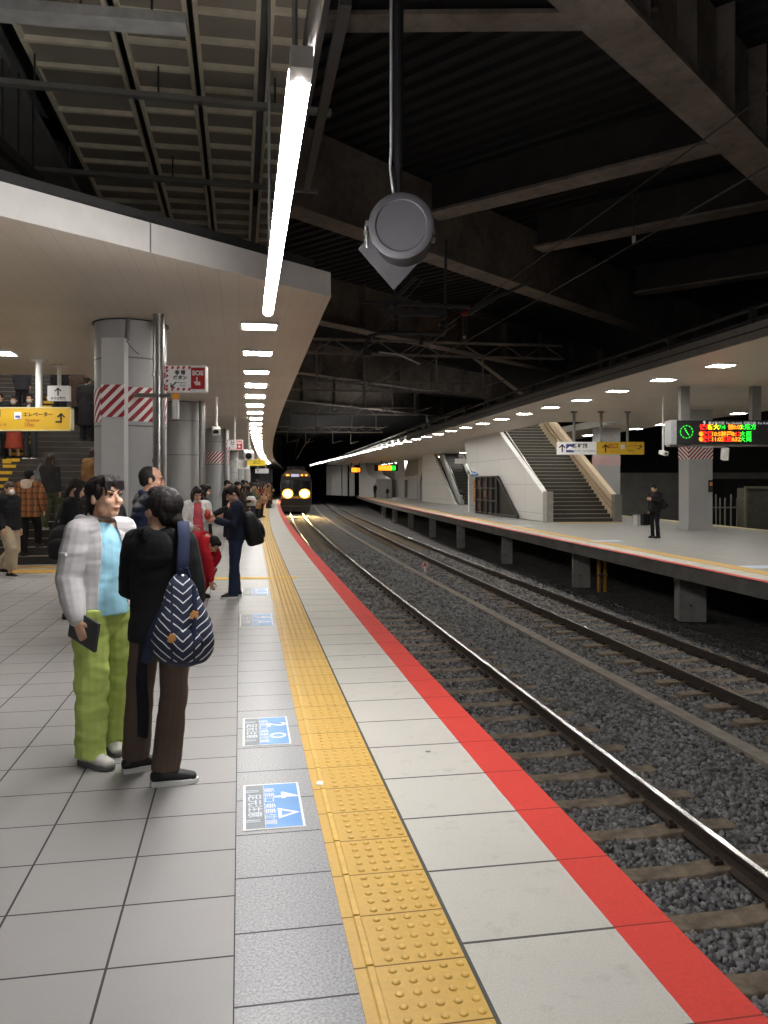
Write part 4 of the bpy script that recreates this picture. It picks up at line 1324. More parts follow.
mb = MB(); arrow(mb, (lx(62.5), F, lz(418)), .17, 0, bent=True); mb.build('arrow', M_INK, t_)

# white up-arrow sign
Y = 14.6
a, b = W(48.5, 401, Y), W(70, 386, Y); c = (a + b) / 2; w = b.x - a.x; h = b.z - a.z
t_ = thing('direction_sign', 'small white sign with an upward arrow hanging before the stairs', 'sign', c)
mb = MB(); mb.box((0, 0, 0), (w, .1, h)); mb.build('panel', M_SIGNWHITE, t_)
mb = MB(); mb.cyl((0, 0, h / 2), (0, 0, HC - c.z), .035, 10); mb.box((0, 0, HC - c.z - .02), (.25, .12, .03)); mb.build('hanger_rod', M_LAMPTRIM, t_)
mb = MB(); arrow(mb, (0, -.052, .03), .15); mb.build('arrow', M_INK, t_)
text('のりば案内', .055, M_INK, t_, plane_m((0, -.053, -.095), X3, Z3), bold=.001)

# red and white emergency button signs
def sos(px0, py0, px1, py1, Y, label, detail=True, bracket=True):
    a, b = W(px0, py1, Y), W(px1, py0, Y); c = (a + b) / 2; w = b.x - a.x; h = b.z - a.z
    t = thing('emergency_sign', label, 'sign', c, 0)
    mb = MB(); mb.box((0, 0, 0), (w, .16, h)); mb.build('panel', M_SIGNWHITE, t, bevel=.008)
    mb = MB(); mb.box((w * .31, -.082, 0), (w * .34, .012, h * .84)); mb.build('red_panel', M_SIGNRED, t)
    text('SOS', h * .25, M_PICTO, t, plane_m((w * .31, -.090, h * .20), X3, Z3), bold=.004 if detail else .002)
    mb = MB()
    u = h * .10
    hx, hz = w * .31, -h * .17
    mb.box((hx, -.092, hz - u * .3), (u * 1.9, .006, u * 1.4)); mb.box((hx - u * .35, -.092, hz + u * 1.1), (u * .5, .006, u * 2.2)); mb.box((hx - u * 1.1, -.092, hz + u * .1), (u * .5, .006, u * 1.0), ry=R(-30))
    mb.build('hand_symbol', M_PICTO, t)
    # striped border on the left half
    mb = MB()
    n = 5
    for k in range(n):
        for z in (h * .42, -h * .42):
            x = -w * .46 + w * .56 * k / (n - 1); mb.box((x, -.083, z), (w * .05, .01, h * .12), ry=R(35))
    for k in range(4): mb.box((-w * .455, -.083, -h * .3 + h * .2 * k), (w * .045, .01, h * .1), ry=R(35))
    mb.build('stripe_pattern', M_SIGNRED, t)
    if detail:
        text('非 常', h * .18, M_INK, t, plane_m((-w * .13, -.085, h * .22), X3, Z3), bold=.003)
        text('ボタン', h * .18, M_INK, t, plane_m((-w * .13, -.085, h * .02), X3, Z3), bold=.003)
        text('Emergency', h * .09, M_INK, t, plane_m((-w * .11, -.085, -h * .16), X3, Z3))
        text('Button', h * .09, M_INK, t, plane_m((-w * .06, -.085, -h * .27), X3, Z3))
    mb = MB(); arrow(mb, (-w * .30, -.084, -h * .26), h * .30, R(135)); mb.build('arrow', M_INK, t)
    # side face seen at a slant with stripes, and its bracket
    mb = MB()
    for k in range(3): mb.box((-w / 2 - .012, -.02, -h * .3 + h * .3 * k), (.008, .13, h * .13), rx=R(35))
    mb.box((-w / 2 - .007, 0, 0), (.01, .16, h)); mb.build('side_stripe_pattern', M_ZEBRA_FLAT, t)
    if bracket:
        mb = MB(); mb.bar((-w * 1.35, .05, -h * .62), (-w * .42, .05, -h * .62), .05, .05); mb.bar((-w * .46, .05, -h * 1.75), (-w * .46, .05, -h * .45), .07, .06); mb.build('bracket', M_STEEL, t)
        mb = MB(); mb.cyl((-w * .28, 0, -h * 1.55), (-w * .28, 0, -h * .8), .045, 12); mb.build('button_box', M_LAMPTRIM, t)
        mb = MB(); mb.cyl((-w * .28, 0, -h * .8), (-w * .28, 0, -h * .56), .05, 12); mb.build('alarm_lamp', pm('alarm_amber', (236, 160, 50), .4), t)
    else:
        mb = MB(); mb.cyl((0, 0, h / 2), (0, 0, HC - c.z), .03, 10); mb.build('hanger_rod', M_LAMPTRIM, t)
    return t
sos(167, 366.5, 207, 392, 10.2, 'red and white SOS emergency button sign beside the first striped column')
sos(227, 440, 243, 450, 25.5, 'small distant red and white SOS sign above the waiting crowd', bracket=False)

# hanging cameras and speakers
def hang_camera(px, py, Y, z0, label, two=False, size=.16):
    p = W(px, py, Y)
    t = thing('security_camera', label, 'camera', p)
    mb = MB(); mb.cyl((0, 0, .05), (0, 0, z0 - p.z), .03, 10); mb.build('hanger_rod', M_LAMPTRIM, t)
    mb = MB(); mb.box((0, -.05, 0), (size, size * 2, size * .85), rz=R(15), rx=R(12))
    if two: mb.box((-size * 1.2, .1, -.28), (size, size * 1.7, size * .8), rz=R(-30))
    mb.build('camera_body', M_LAMPTRIM, t, bevel=.015)
    mb = MB(); mb.cyl((size * .12, -size * 1.05, -.03), (size * .18, -size * 1.25, -.05), size * .35, 12); mb.build('lens', M_BLACK, t)
hang_camera(216.5, 431, 20.0, HC, 'small white camera on a ceiling rod above the long haired woman', size=.2)
hang_camera(249, 455, 26.0, HC, 'pair of white cameras on a ceiling rod over the waiting crowd', True, size=.3)
hang_camera(663, 453, 24.0, HF, 'pale camera hanging on a rod over the opposite platform beside the departure board', size=.15)
p = W(721, 452, 21.55)
t_ = thing('loudspeaker', 'pale loudspeaker on a bracket under the departure board', 'loudspeaker', p)
mb = MB(); mb.bar((-.5, 0, .14), (.1, 0, .14), .06, .05); mb.bar((.05, 0, .24), (.05, 0, -.05), .05, .05); mb.build('bracket', M_LAMPTRIM, t_)
mb = MB(); mb.box((.08, -.05, -.05), (.15, .2, .34), rx=R(10)); mb.build('case', M_LAMPTRIM, t_, bevel=.02)

# yellow lit sign far along the near platform
p = W(256.5, 462.5, 42)
t_ = thing('direction_sign', 'small bright yellow sign hanging far along over the waiting crowd', 'sign', p)
mb = MB(); mb.box((0, 0, 0), (.95, .12, .34)); mb.build('panel', glow('bright_yellow_sign', (226, 196, 60), .3), t_)
mb = MB()
for x in (-.35, .35): mb.cyl((x, 0, .17), (x, 0, HC - p.z), .03, 8)
mb.build('hanger_rod', M_LAMPTRIM, t_)
text('出口', .2, M_INK, t_, plane_m((0, -.065, 0), X3, Z3))

for px, py, Y_, w_, lab in ((243, 466, 50, .8, 'small white lit sign hanging over the crowd, first beyond the yellow one'), (262, 471, 60, 1.0, 'small white lit sign hanging over the far end of the crowd')):
    p = W(px, py, Y_)
    t_ = thing('direction_sign', lab, 'sign', p)
    mb = MB(); mb.box((0, 0, 0), (w_, .12, .34)); mb.build('panel', M_SIGNWHITE, t_)
    for x in (-.3, .3):
        mb = MB(); mb.cyl((x, 0, .17), (x, 0, HC - p.z), .03, 8); mb.build('hanger_rod', M_LAMPTRIM, t_)
    mb = MB(); arrow(mb, (-w_ * .3, -.065, 0), .22); mb.build('arrow', M_INK, t_)
# white and yellow direction sign of the opposite platform
Y = 29.0
a, b = W(557, 454.5, Y), W(643.5, 442, Y); c = (a + b) / 2; w = b.x - a.x; h = b.z - a.z
t_ = thing('direction_sign', 'long hanging sign, half white half yellow, before the opposite stairs', 'sign', c)
mb = MB(); mb.box((-w * .275, 0, 0), (w * .45, .14, h)); mb.build('white_panel', M_SIGNWHITE, t_)
mb = MB(); mb.box((w * .225, 0, 0), (w * .55, .14, h)); mb.build('yellow_panel', M_SIGNYEL, t_)
mb = MB()
for px in (574, 601, 627.5):
    x = W(px, 0, Y).x - c.x; mb.cyl((x, 0, h / 2), (x, 0, HF - c.z), .05, 10); mb.box((x, 0, HF - c.z - .03), (.2, .16, .05))
mb.build('hanger_rod', M_GREYMETAL, t_)
F = -.072
mb = MB(); arrow(mb, (-w * .445, F, 0), h * .66); arrow(mb, (w * .055, F, 0), h * .66); mb.build('arrow', M_INK, t_)
arr = MB(); arrow(arr, (w * .455, F, .03), h * .4, R(-20), bent=True); arr.build('bent_arrow', M_INK, t_)
mb = MB(); mb.box((-w * .355, F, 0), (h * .62, .012, h * .66)); mb.build('train_symbol', M_SIGNBLUE, t_)
mb = MB(); mb.prism([(-.16, -.06), (.15, -.08), (.15, 0), (.02, .06), (-.02, .06)], (-w * .355, F - .008, 0), X3, Z3, -Y3, .006); mb.build('train_picture', M_PICTO, t_)
text('新幹線', h * .40, M_INK, t_, plane_m((-w * .24, F - .003, h * .17), X3, Z3), bold=.004)
text('のりば    For Shinkansen', h * .17, M_INK, t_, plane_m((-w * .18, F - .003, -h * .22), X3, Z3), stretch=1.0)
text('出口', h * .42, M_INKRED, t_, plane_m((w * .14, F - .003, h * .15), X3, Z3), bold=.004)
text('Exit  1  2', h * .18, M_INKRED, t_, plane_m((w * .16, F - .003, -h * .25), X3, Z3))
text('エレベーター', h * .22, M_INK, t_, plane_m((w * .35, F - .003, h * .18), X3, Z3))
text('Elevator', h * .17, M_INK, t_, plane_m((w * .35, F - .003, -h * .2), X3, Z3))
mb = MB(); mb.box((w * .255, F, .05), (h * .3, .012, h * .36)); mb.build('pictogram_plate', M_PICTO, t_)

# LED departure board
Y = 21.6
a, b = W(668, 444.5, Y), W(800, 421, Y); c = (a + b) / 2; w = b.x - a.x; h = b.z - a.z
t_ = thing('departure_board', 'black LED departure board with a green clock hanging over the opposite platform', 'departure board', c)
mb = MB(); mb.box((0, 0, 0), (w, .5, h)); mb.build('case', pm('board_black', (30, 30, 32), .45), t_, bevel=.01)
mb = MB(); mb.box((-w / 2 + .06, -.02, 0), (.14, .52, h + .02)); mb.build('end_cap', pm('board_cap', (150, 152, 154), .4), t_)
mb = MB(); mb.box((0, 0, -h / 2 - .03), (w, .3, .05)); mb.box((-w * .1, -.18, -h / 2 - .03), (w * .5, .06, .04)); mb.build('bottom_tray', M_GREYMETAL, t_)
mb = MB()
for px in (684, 755):
    x = W(px, 0, Y).x - c.x; mb.box((x, .0, (h / 2 + HF - c.z) / 2), (.24, .2, HF - c.z - h / 2))
mb.build('hanger_post', M_GREYMETAL, t_)
M_LG = glow('led_green', (40, 230, 60), 1.3); M_LR = glow('led_red', (255, 40, 30), 1.5); M_LO = glow('led_orange', (255, 140, 30), 1.5); M_LY = glow('led_yellow', (255, 235, 30), 1.5); M_LW = glow('board_white_print', (220, 220, 225), .35)
F = -.256
def bx(px): return W(px, 0, Y).x - c.x
def bz(py): return W(0, py, Y).z - c.z
mb = MB(); cx, cz = bx(683), bz(432.5)
for k in range(24):
    r = .165; q = 2 * PI * k / 24
    s_ = .022 if k % 2 == 0 else .011
    mb.box((cx + r * math.sin(q), F, cz + r * math.cos(q)), (s_, .01, s_ * 1.2))
mb.bar((cx, F, cz), (cx - .05, F, cz + .10), .02, .01, up=Y3); mb.bar((cx, F, cz), (cx + .06, F, cz - .09), .016, .01, up=Y3)
mb.build('clock_dial_pattern', M_LG, t_)
rows = [(428, [('快速', 703, M_LR), ('新大', 711, M_LY), ('7:4', 719.5, M_LG), ('普', 728, M_LO), ('8:02', 735, M_LO), ('大阪方', 745, M_LG)]),
        (434.8, [('●', 699, M_LO), ('快速', 705, M_LR), ('10:52', 715, M_LO), ('神戸', 724, M_LO), ('8:', 731, M_LO), ('12', 735, M_LR), ('大', 740, M_LG), ('両', 746, M_LG)]),
        (440, [('●', 699, M_LO), ('快速', 705, M_LR), ('11:02', 715, M_LO), ('三田', 724, M_LR), ('6:', 731, M_LO), ('32', 735, M_LO), ('大', 740, M_LG), ('両', 746, M_LG)])]
for py, items in rows:
    for s_, px, m in items:
        text(s_, .150, m, t_, plane_m((bx(px - 1.5), F, bz(py)), X3, Z3), bold=.004, name='led_text')
text('9', .14, M_LW, t_, plane_m((bx(700.5), F, bz(423.8)), X3, Z3), bold=.004)
text('新大阪方面  For Osaka', .085, M_LW, t_, plane_m((bx(720), F, bz(424)), X3, Z3))
text('10  尼崎方面  For Kobe', .085, M_LW, t_, plane_m((bx(750), F, bz(424)), X3, Z3))
mb = MB(); arrow(mb, (bx(766), F, bz(431)), .12, R(90)); mb.build('led_arrow', M_LY, t_)

# small LED boards farther along the opposite platform
for px, py, Y, ww, lab in ((386, 468, 88, 2.6, 'small distant LED board glowing orange and green over the opposite platform'), (355.5, 470, 100, 1.4, 'tiny distant LED board glowing orange at the far end of the opposite platform')):
    p = W(px, py, Y)
    t_ = thing('departure_board', lab, 'departure board', p, R(8))
    mb = MB(); mb.box((0, 0, 0), (ww, .4, .7)); mb.build('case', M_BLACK, t_)
    mb = MB(); mb.box((-.15, -.22, 0), (ww * .55, .03, .55)); mb.build('led_text', glow('led_amber_far', (255, 150, 40), 1.6), t_)
    mb = MB(); mb.box((ww * .3, -.22, 0), (ww * .2, .03, .5)); mb.build('led_text', M_LG if ww > 2 else M_LO, t_)
    mb = MB()
    for x in (-.5, .5): mb.cyl((x, 0, .35), (x, 0, HF - p.z + .2), .06, 8)
    mb.build('hanger_rod', M_DARKMETAL, t_)
# round red sign cluster beside the escalator
p = W(477, 462, 47)
t_ = thing('notice_sign', 'small round red notice sign between the escalator and the white stair wall', 'sign', p)
mb = MB(); mb.cyl((0, .05, 0), (0, -.02, 0), .28, 20); mb.build('disc', pm('sign_pale', (215, 205, 205), .5), t_)
mb = MB(); mb.lathe([(.27, 0), (.19, 0), (.19, .03), (.27, .03)], (0, 0, 0), axis=(0, -1, 0), seg=20); mb.build('red_ring', M_SIGNRED, t_)
mb = MB(); mb.bar((-1.3, 0, 0.05), (-.3, 0, .05), .08, .3); mb.bar((0, 0, 0), (0, 0, HF - p.z), .05, .05, up=(0, 1, 0)); mb.build('bracket', M_LAMPTRIM, t_)

# fence and cabinet behind the opposite platform
t_ = thing('picket_fence', 'thin grey picket fence behind the rear track beyond the departure board', 'fence', W(728, 530, 33))
for i, px in enumerate((716, 720, 725, 731, 737, 743, 749, 755, 761, 767)):
    b = W(px, 527, 33); b.z = -.3
    mb = MB(); mb.cyl(b, (b.x, b.y, 1.05 + .15 * (i % 3 == 0)), .035, 8); mb.build('picket', M_GREYMETAL, t_, world=True)
mb = MB(); b, e = W(713, 0, 33), W(772, 0, 33); mb.bar((b.x, 33, .65), (e.x, 33, .65), .04, .05); mb.build('fence_rail', M_GREYMETAL, t_, world=True)
p = W(757, 534, 32); p.z = -.45
t_ = thing('equipment_cabinet', 'olive grey cabinet with a frame standing behind the rear track near the fence', 'cabinet', p)
mb = MB(); mb.box((.2, .5, .95), (1.2, .8, 1.9)); mb.build('body', pm('cabinet_dim', (78, 76, 66), .8, var=.2), t_)
mb = MB(); mb.box((-.42, .05, .95), (.08, .08, 1.95)); mb.box((.25, .05, 1.93), (1.45, .12, .1)); mb.box((.78, .05, .95), (.06, .06, 1.9)); mb.build('frame', pm('cabinet_frame', (104, 102, 82), .7), t_)

# ------------------------------------------------------------------ floor stickers
def sticker(s_far, s_near, o0, o1, big, small, label):
    c = T((s_far + s_near) / 2, (o0 + o1) / 2, .001)
    h = heading((s_far + s_near) / 2)
    t = thing('floor_sticker', label, 'floor sticker', c, -h)
    L, w = s_far - s_near, o1 - o0
    def flat(name, x0, x1, y0, y1, z, m):
        mb = MB(); mb.box(((x0 + x1) / 2, (y0 + y1) / 2, z), (x1 - x0, y1 - y0, .0012)); return mb.build(name, m, t)
    flat('white_backing', -w / 2, w / 2, -L / 2, L / 2, .0010, M_STWHITE)
    flat('blue_field', -w / 2 + w * .36, w / 2 - .012, -L / 2 + .014, L / 2 - .014, .0022, M_STBLUE)
    flat('grey_field', -w / 2 + .012, -w / 2 + w * .355, -L / 2 + .014, L / 2 - .014, .0022, M_STGREY)
    ax, ay = (0, -1, 0), (1, 0, 0)
    text(big, L * .29, M_STWHITE, t, plane_m((w * .22, L * .20, .0030), ax, ay), bold=.004, depth=.0004)
    text(small, L * .22, M_STWHITE, t, plane_m((w * .22, -L * .20, .0030), ax, ay), bold=.004, depth=.0004)
    text('乗車口', L * .115, M_STPALE, t, plane_m((w * .0 - .02, L * .22, .0030), ax, ay), depth=.0004, bold=.001)
    text('乗車位置', L * .115, M_STPALE, t, plane_m((w * .0 - .02, -L * .20, .0030), ax, ay), depth=.0004, bold=.001)
    text('|| 足元注意 ||', L * .13, M_STPALE, t, plane_m((-w * .32, 0, .0030), ax, ay), depth=.0004, bold=.001)
M_STWHITE = pm('sticker_white', (232, 234, 236), .4, var=.05); M_STBLUE = pm('sticker_blue', (84, 150, 214), .35, var=.12, scale=4); M_STGREY = pm('sticker_grey', (128, 134, 140), .4, var=.1); M_STPALE = pm('sticker_pale_print', (206, 214, 222), .5)
sticker(4.635, 4.065, -1.560, -1.268, '4', '△', 'blue floor sticker with a 4 and a triangle beside the tactile strip')
sticker(5.875, 5.285, -1.565, -1.265, '2', '○', 'blue floor sticker with a 2 and a circle beside the tactile strip')
sticker(10.35, 9.5, -1.62, -1.24, '4', '△', 'third blue floor sticker along the tactile strip, beyond the one with a 2')
sticker(12.85, 12.05, -1.62, -1.24, '2', '○', 'fourth blue floor sticker along the tactile strip, at the feet of the boy')
p = T(4.58, YL + .045, .008)
mb = MB(); mb.box((0, 0, .002), (.035, .05, .004)); o = mb.build('paper_scrap', M_PICTO); o.location = p; tag(o, 'tiny white paper scrap on the edge of the tactile strip', 'scrap')
for px, py, lab in ((522, 526, 'pale blue floor sticker before the opposite stairs'), (606, 541, 'pale blue floor sticker near the man in black'), (765, 567, 'pale blue floor sticker at the near end of the opposite platform')):
    p = G(px, py)
    mb = MB(); mb.box((0, 0, .003), (.9, .5, .004), rz=R(9)); o = mb.build('floor_sticker', pm('far_sticker', (190, 205, 222), .4)); o.location = p; tag(o, lab, 'floor sticker')

# ------------------------------------------------------------------ train
TS = 77.0
tp = T(TS, TRACK_ONE, -1.1)
tr = thing('train', 'commuter train with two bright headlights arriving at the platform', 'train', tp, -heading(TS))
M_TRBODY = pm('train_body', (120, 112, 100), .35, metal=.4); M_TRDARK = pm('train_dark_front', (34, 30, 28), .3); M_TRBAND = pm('train_band', (150, 112, 60), .4)
def car(y0, L):
    mb = MB()
    prof = [(-1.40, .35), (-1.47, 1.0), (-1.47, 2.6), (-1.36, 3.15), (-.95, 3.55), (0, 3.72), (.95, 3.55), (1.36, 3.15), (1.47, 2.6), (1.47, 1.0), (1.40, .35)]
    mb.grid([[V((x, y, z * 1.12)) for x, z in prof] for y in (y0, y0 + L)]); return mb
car(.1, 19.5).build('car_body', M_TRBODY, tr)
mb = MB()
for x, z, w, h in ((-.95, 2.25, .75, .95), (.95, 2.25, .75, .95), (0, 2.2, .8, 1.2)):
    mb.box((x, .08, z * 1.12), (w, .12, h * 1.12))
mb.build('windscreen', newmat('train_glass', (20, 20, 24), .08, spec=.8), tr)
mb = MB(); mb.box((0, .09, 2.07), (2.86, .1, 2.8)); mb.box((0, .0, .35), (2.6, .4, .5)); mb.build('front_mask', M_TRDARK, tr)
mb = MB(); mb.box((0, .03, 1.45), (2.88, .03, .22)); mb.build('colour_band', M_TRBAND, tr)
mb = MB(); mb.box((-.1, .0, 3.54), (.75, .06, .26)); mb.build('destination_display', glow('train_display', (200, 200, 235), .5), tr)
M_HEAD = glow('train_headlight', (255, 232, 180), 50.0); M_HALO = glow('train_headlight_halo', (255, 176, 70), 2.6); M_MARK = glow('train_marker', (255, 130, 40), 5.0)  # second one is an emissive ring painting the warm glow around each bulb
for e in (-1, 1):
    mb = MB(); mb.ell((e * .80, .0, 1.80), (.52, .07, .46)); hl = mb.build('headlight_halo', M_HALO, tr, smooth=True)
    mb = MB(); mb.ell((e * .80, -.05, 1.80), (.33, .08, .30)); mb.build('bulb', M_HEAD, hl, smooth=True)
for x in (-.80, .55, .95):
    mb = MB(); mb.box((x, -.0, 3.56), (.26 if x < 0 else .16, .06, .12)); mb.build('marker_lamp', M_MARK, tr)
mb = MB(); mb.lathe([(.01, 0), (.3, 0), (.3, .12), (.01, .12)], (-.4, 2.2, 4.15)); mb.box((0, 4, 4.3), (1.8, 3, .35)); mb.build('roof_equipment', M_DARKMETAL, tr)
for e in (-1, 1):
    L = bpy.data.lights.new('headlight_beam', 'SPOT'); L.energy = 9000; L.color = (1, .66, .26); L.spot_size = R(30); L.spot_blend = .6; L.shadow_soft_size = .15
    lo = bpy.data.objects.new('headlight_beam', L); COL.objects.link(lo); lo.parent = tr
    lo.location = (e * .80, -.2, 1.80); lo.rotation_euler = (R(72), 0, R(180))
t2 = T(TS + 20.2, TRACK_ONE, -1.1)
tr2 = thing('train_car', 'second car of the arriving train, behind the one with headlights', 'train', t2, -heading(TS + 20.2))
car(0, 19.5).build('car_body', M_TRBODY, tr2)
mb = MB()
for e in (-1, 1): mb.box((e * 1.46, 9.7, 2.2), (.04, 17, .9))
mb.build('window_band', M_TRDARK, tr2)

# ------------------------------------------------------------------ hanging drum with its pole
DY = 7.0
dc = W(401.5, 228, DY)
t_ = thing('hanging_drum', 'round grey drum with a clamp lid hanging on a long pole over the track edge', 'hanging lamp', dc, R(2))
M_DRUM = pm('drum_grey', (62, 61, 65), .6, var=.06); M_DRUMDK = pm('drum_dark', (40, 39, 42), .6)
ax = V((-.10, -1, -.04)).normalized()
mb = MB(); mb.lathe([(.20, -.42), (.262, -.40), (.262, .0), (.262, .05)], (0, 0, 0), axis=ax, seg=40); mb.build('barrel', M_DRUMDK, t_, smooth='auto')
mb = MB(); mb.lathe([(.285, .03), (.285, .075), (.262, .09), (.225, .09), (.215, .078), (.0005, .078)], (0, 0, 0), axis=ax, seg=48); mb.build('lid', M_DRUM, t_, smooth='auto')
a_, b_ = frame(ax)
mb = MB()
for q, s_ in (((-.30, -.02, .02), .05), ((-.315, .0, -.05), .04), ((-.31, .03, -.12), .05)): mb.box(q, (.035, .06, s_))
mb.tube([(-.30, 0, .05), (-.315, -.03, .0), (-.305, 0, -.1), (-.30, .02, -.17)], .012, 8)
for q in ((.275, 0, -.03), (.28, .02, -.10)): mb.box(q, (.03, .05, .035))
mb.build('clamp', M_STEEL, t_)
# square plate turned on its corner behind the drum
pc = V((-.05, .30, -.10))
mb = MB(); mb.prism([(-.33, 0), (0, -.36), (.33, 0), (0, .36)], pc, (1, 0, 0), (0, -.25, .97), (0, 1, .2), .03); mb.build('backing_plate', pm('plate_grey', (56, 55, 58), .5, metal=.3), t_)
mb = MB(); mb.tube([(-.02, .08, .27), (-.02, .06, .40), (-.025, .05, .62)], [.028, .028, .030], 12); mb.tube([(-.025, .05, .56), (-.03, .05, .66), (-.03, .05, 5.0)], [.034, .052, .052], 16); mb.build('pole', pm('pole_dark', (44, 44, 47), .35, metal=.5), t_, smooth='auto')
mb = MB(); mb.tube([(-.06, .03, .25), (-.085, .02, .42), (-.10, .02, .52), (-.092, .0, .7), (-.092, .0, 4.9)], .012, 8); mb.build('cable', pm('cable_pale', (176, 176, 180), .4), t_)

# ------------------------------------------------------------------ overhead line equipment
M_WIRE = pm('wire_dark', (62, 58, 54), .5, metal=.4); M_INSUL = pm('insulator_pale', (200, 200, 198), .4); M_INSRED = pm('insulator_red', (150, 40, 30), .5)
def wire(pts, label, r=.011, name='overhead_wire'):
    mb = MB(); mb.tube(pts, r, 6); return tag(mb.build(name, M_WIRE, base=pts[0]), label, 'wire')
def lerp3(a, b, n=2): return [a.lerp(b, i / n) for i in range(n + 1)]
def px_line(p0, p1, z):
    Y0 = FPX * (z - CAM_H) / (484 - p0[1]); Y1 = FPX * (z - CAM_H) / (484 - p1[1])
    a, b = W(*p0, Y0), W(*p1, Y1)
    d = b - a
    return [a - d * .5, a, b, b + d * .6]
wire(px_line((768, 93), (470, 309), 6.5), 'upper overhead wire of the far track crossing the girders', .012)
wire(px_line((768, 166), (477, 335), 5.4), 'lower overhead wire of the far track crossing the girders', .012)
wire([T(s, 1.48 + .1 * math.sin(s / 9), 4.05) for s in np.arange(12, 120, 3)], 'contact wire over the track beside the red edge', .008)
wire([T(s, 1.48, 4.9 + .35 * abs(math.sin(s / 14))) for s in np.arange(14, 120, 3)], 'sagging carrier wire over the track beside the red edge', .008)
wire([T(s, track_two(s) - .3, 4.05) for s in np.arange(24, 120, 3)], 'contact wire over the far track, deep in the station', .008)
# dropper with a white weight
p = W(635, 192, 14.1)
t_ = thing('wire_dropper', 'loop and small white weight hanging from the upper overhead wire', 'dropper', p)
mb = MB(); mb.tube([(0, 0, .06), (.05, 0, -.02), (.06, 0, -.12), (.0, 0, -.18), (-.05, 0, -.1), (-.03, 0, -.02)], .008, 6); mb.tube([(0, 0, -.18), (-.03, 0, -.26), (-.02, 0, -.8)], .006, 6); mb.build('loop', M_WIRE, t_)
mb = MB(); mb.cyl((-.02, 0, -.90), (-.02, 0, -.78), .035, 10); mb.build('weight', M_INSUL, t_)
# bracket group in the dark
def bracket(Y, label):
    c = W(417, 320, Y)
    t = thing('wire_bracket', label, 'bracket', c)
    def q(px, py, dy=0.0): return W(px, py, Y) - c + V((0, dy, 0))
    mb = MB(); mb.bar(q(362, 302), q(470, 307), .05, .06); mb.bar(q(388, 313), q(447, 314), .08, .10); mb.bar(q(384, 310), q(416, 277), .06, .08); mb.bar(q(395, 312), q(395, 240), .05, .05, up=(0, 1, 0)); mb.bar(q(445, 313), q(446, 240), .05, .05, up=(0, 1, 0)); mb.build('frame', M_DARKMETAL, t)
    mb = MB(); mb.tube([q(367, 353), q(366, 345), q(370, 336), q(380, 333), q(446, 334)], .045, 10); mb.tube([q(367, 350), q(367, 356)], .09, 10); mb.build('curved_pipe', M_DARKMETAL, t)
    mb = MB()
    for px in (396, 442):
        mb.lathe([(.02, 0), (.07, .02), (.03, .08), (.07, .12), (.03, .2), (.07, .24), (.02, .34)], q(px, 331), seg=12)
    mb.cyl(q(421, 334), q(421, 345), .04, 8)
    mb.build('insulator', M_DARKMETAL, t)
    mb = MB(); mb.tube([q(379, 353, -.1), q(398, 355, -.1), q(420, 365, -.1)], .018, 8); mb.build('pale_arm', M_STEEL, t)
bracket(15.5, 'curved pipe and insulators hanging in the dark beyond the round drum')
p = W(465, 314, 16)
t_ = thing('wire_hanger', 'red insulator with a thin rod and white bead hanging in the dark', 'hanger', p)
def q2(px, py): return W(px, py, 16) - p
mb = MB(); mb.lathe([(.02, 0), (.07, .02), (.07, .08), (.02, .12)], q2(465, 316), seg=12); mb.build('insulator', M_INSRED, t_)
mb = MB(); mb.cyl(q2(465, 316), q2(464.5, 336), .008, 6); mb.bar(q2(466, 314), q2(495, 298), .08, .10); mb.bar(q2(495, 298), q2(530, 282), .06, .06); mb.build('arm', M_DARKMETAL, t_)
mb = MB(); mb.ell(q2(464.5, 337), (.03, .03, .03), seg=10); mb.build('bead', M_INSUL, t_)
# deeper lines: portal beams across the tracks
for i, (Y, z) in enumerate(((26, 5.9), (38, 6.1), (52, 6.2), (70, 6.2))):
    s = S_of_Y(Y)
    t_ = thing('overhead_portal', ('dim lattice beam across the tracks, %s one behind the drum' % ('first', 'second', 'third', 'fourth')[i]), 'portal beam', T(s, 3, z))
    mb = MB()
    for dz in (0, .45): mb.bar(T(s, -1, z + dz), T(s, 9, z + dz), .08, .08)
    for k in range(14):
        mb.bar(T(s, -1 + k * .72, z + (.45 if k % 2 else 0)), T(s, -1 + (k + 1) * .72, z + (0 if k % 2 else .45)), .04, .04)
    mb.build('lattice_frame', M_GIRDER, t_, world=True)
    mb = MB()
    for o_ in (.6, 2.2, 4.6, 6.2):
        mb.bar(T(s, o_, z), T(s, o_, z - 1.0), .05, .05, up=(0, 1, 0)); mb.bar(T(s, o_, z - 1.0), T(s, o_ + .8, z - .75), .04, .04)
    mb.build('drop_arm', M_GIRDER, t_, world=True)

# ------------------------------------------------------------------ people
random.seed(11)
def skin_mat(name, rgb):
    m = newmat(name, rgb, .5)
    t = NT(m); f = t.noise(14, t.obj(), 3)
    c = lin(rgb); t.l(t.mix(t.ramp(f, .3, .7), tuple(x * .93 for x in c), tuple(min(1, x * 1.05) for x in c)), t.b.inputs['Base Color'])
    t.b.inputs['Subsurface Weight'].default_value = .08
    t.b.inputs['Subsurface Radius'].default_value = (.02, .008, .004)
    return m
SKIN = skin_mat('skin', (206, 162, 136)); SKIN2 = skin_mat('skin_tan', (190, 144, 118))
def cloth(name, rgb, rough=.85, var=.14, scale=9, bump=.25, bscale=260):
    return pm(name, rgb, rough, var=var, scale=scale, bump=bump, bscale=bscale, spec=.25)
HAIR = newmat('black_hair', (24, 21, 21), .66, spec=.25)
t = NT(HAIR); w_ = t.n('TexNoise'); w_.inputs['Scale'].default_value = 60; w_.inputs['Detail'].default_value = 3
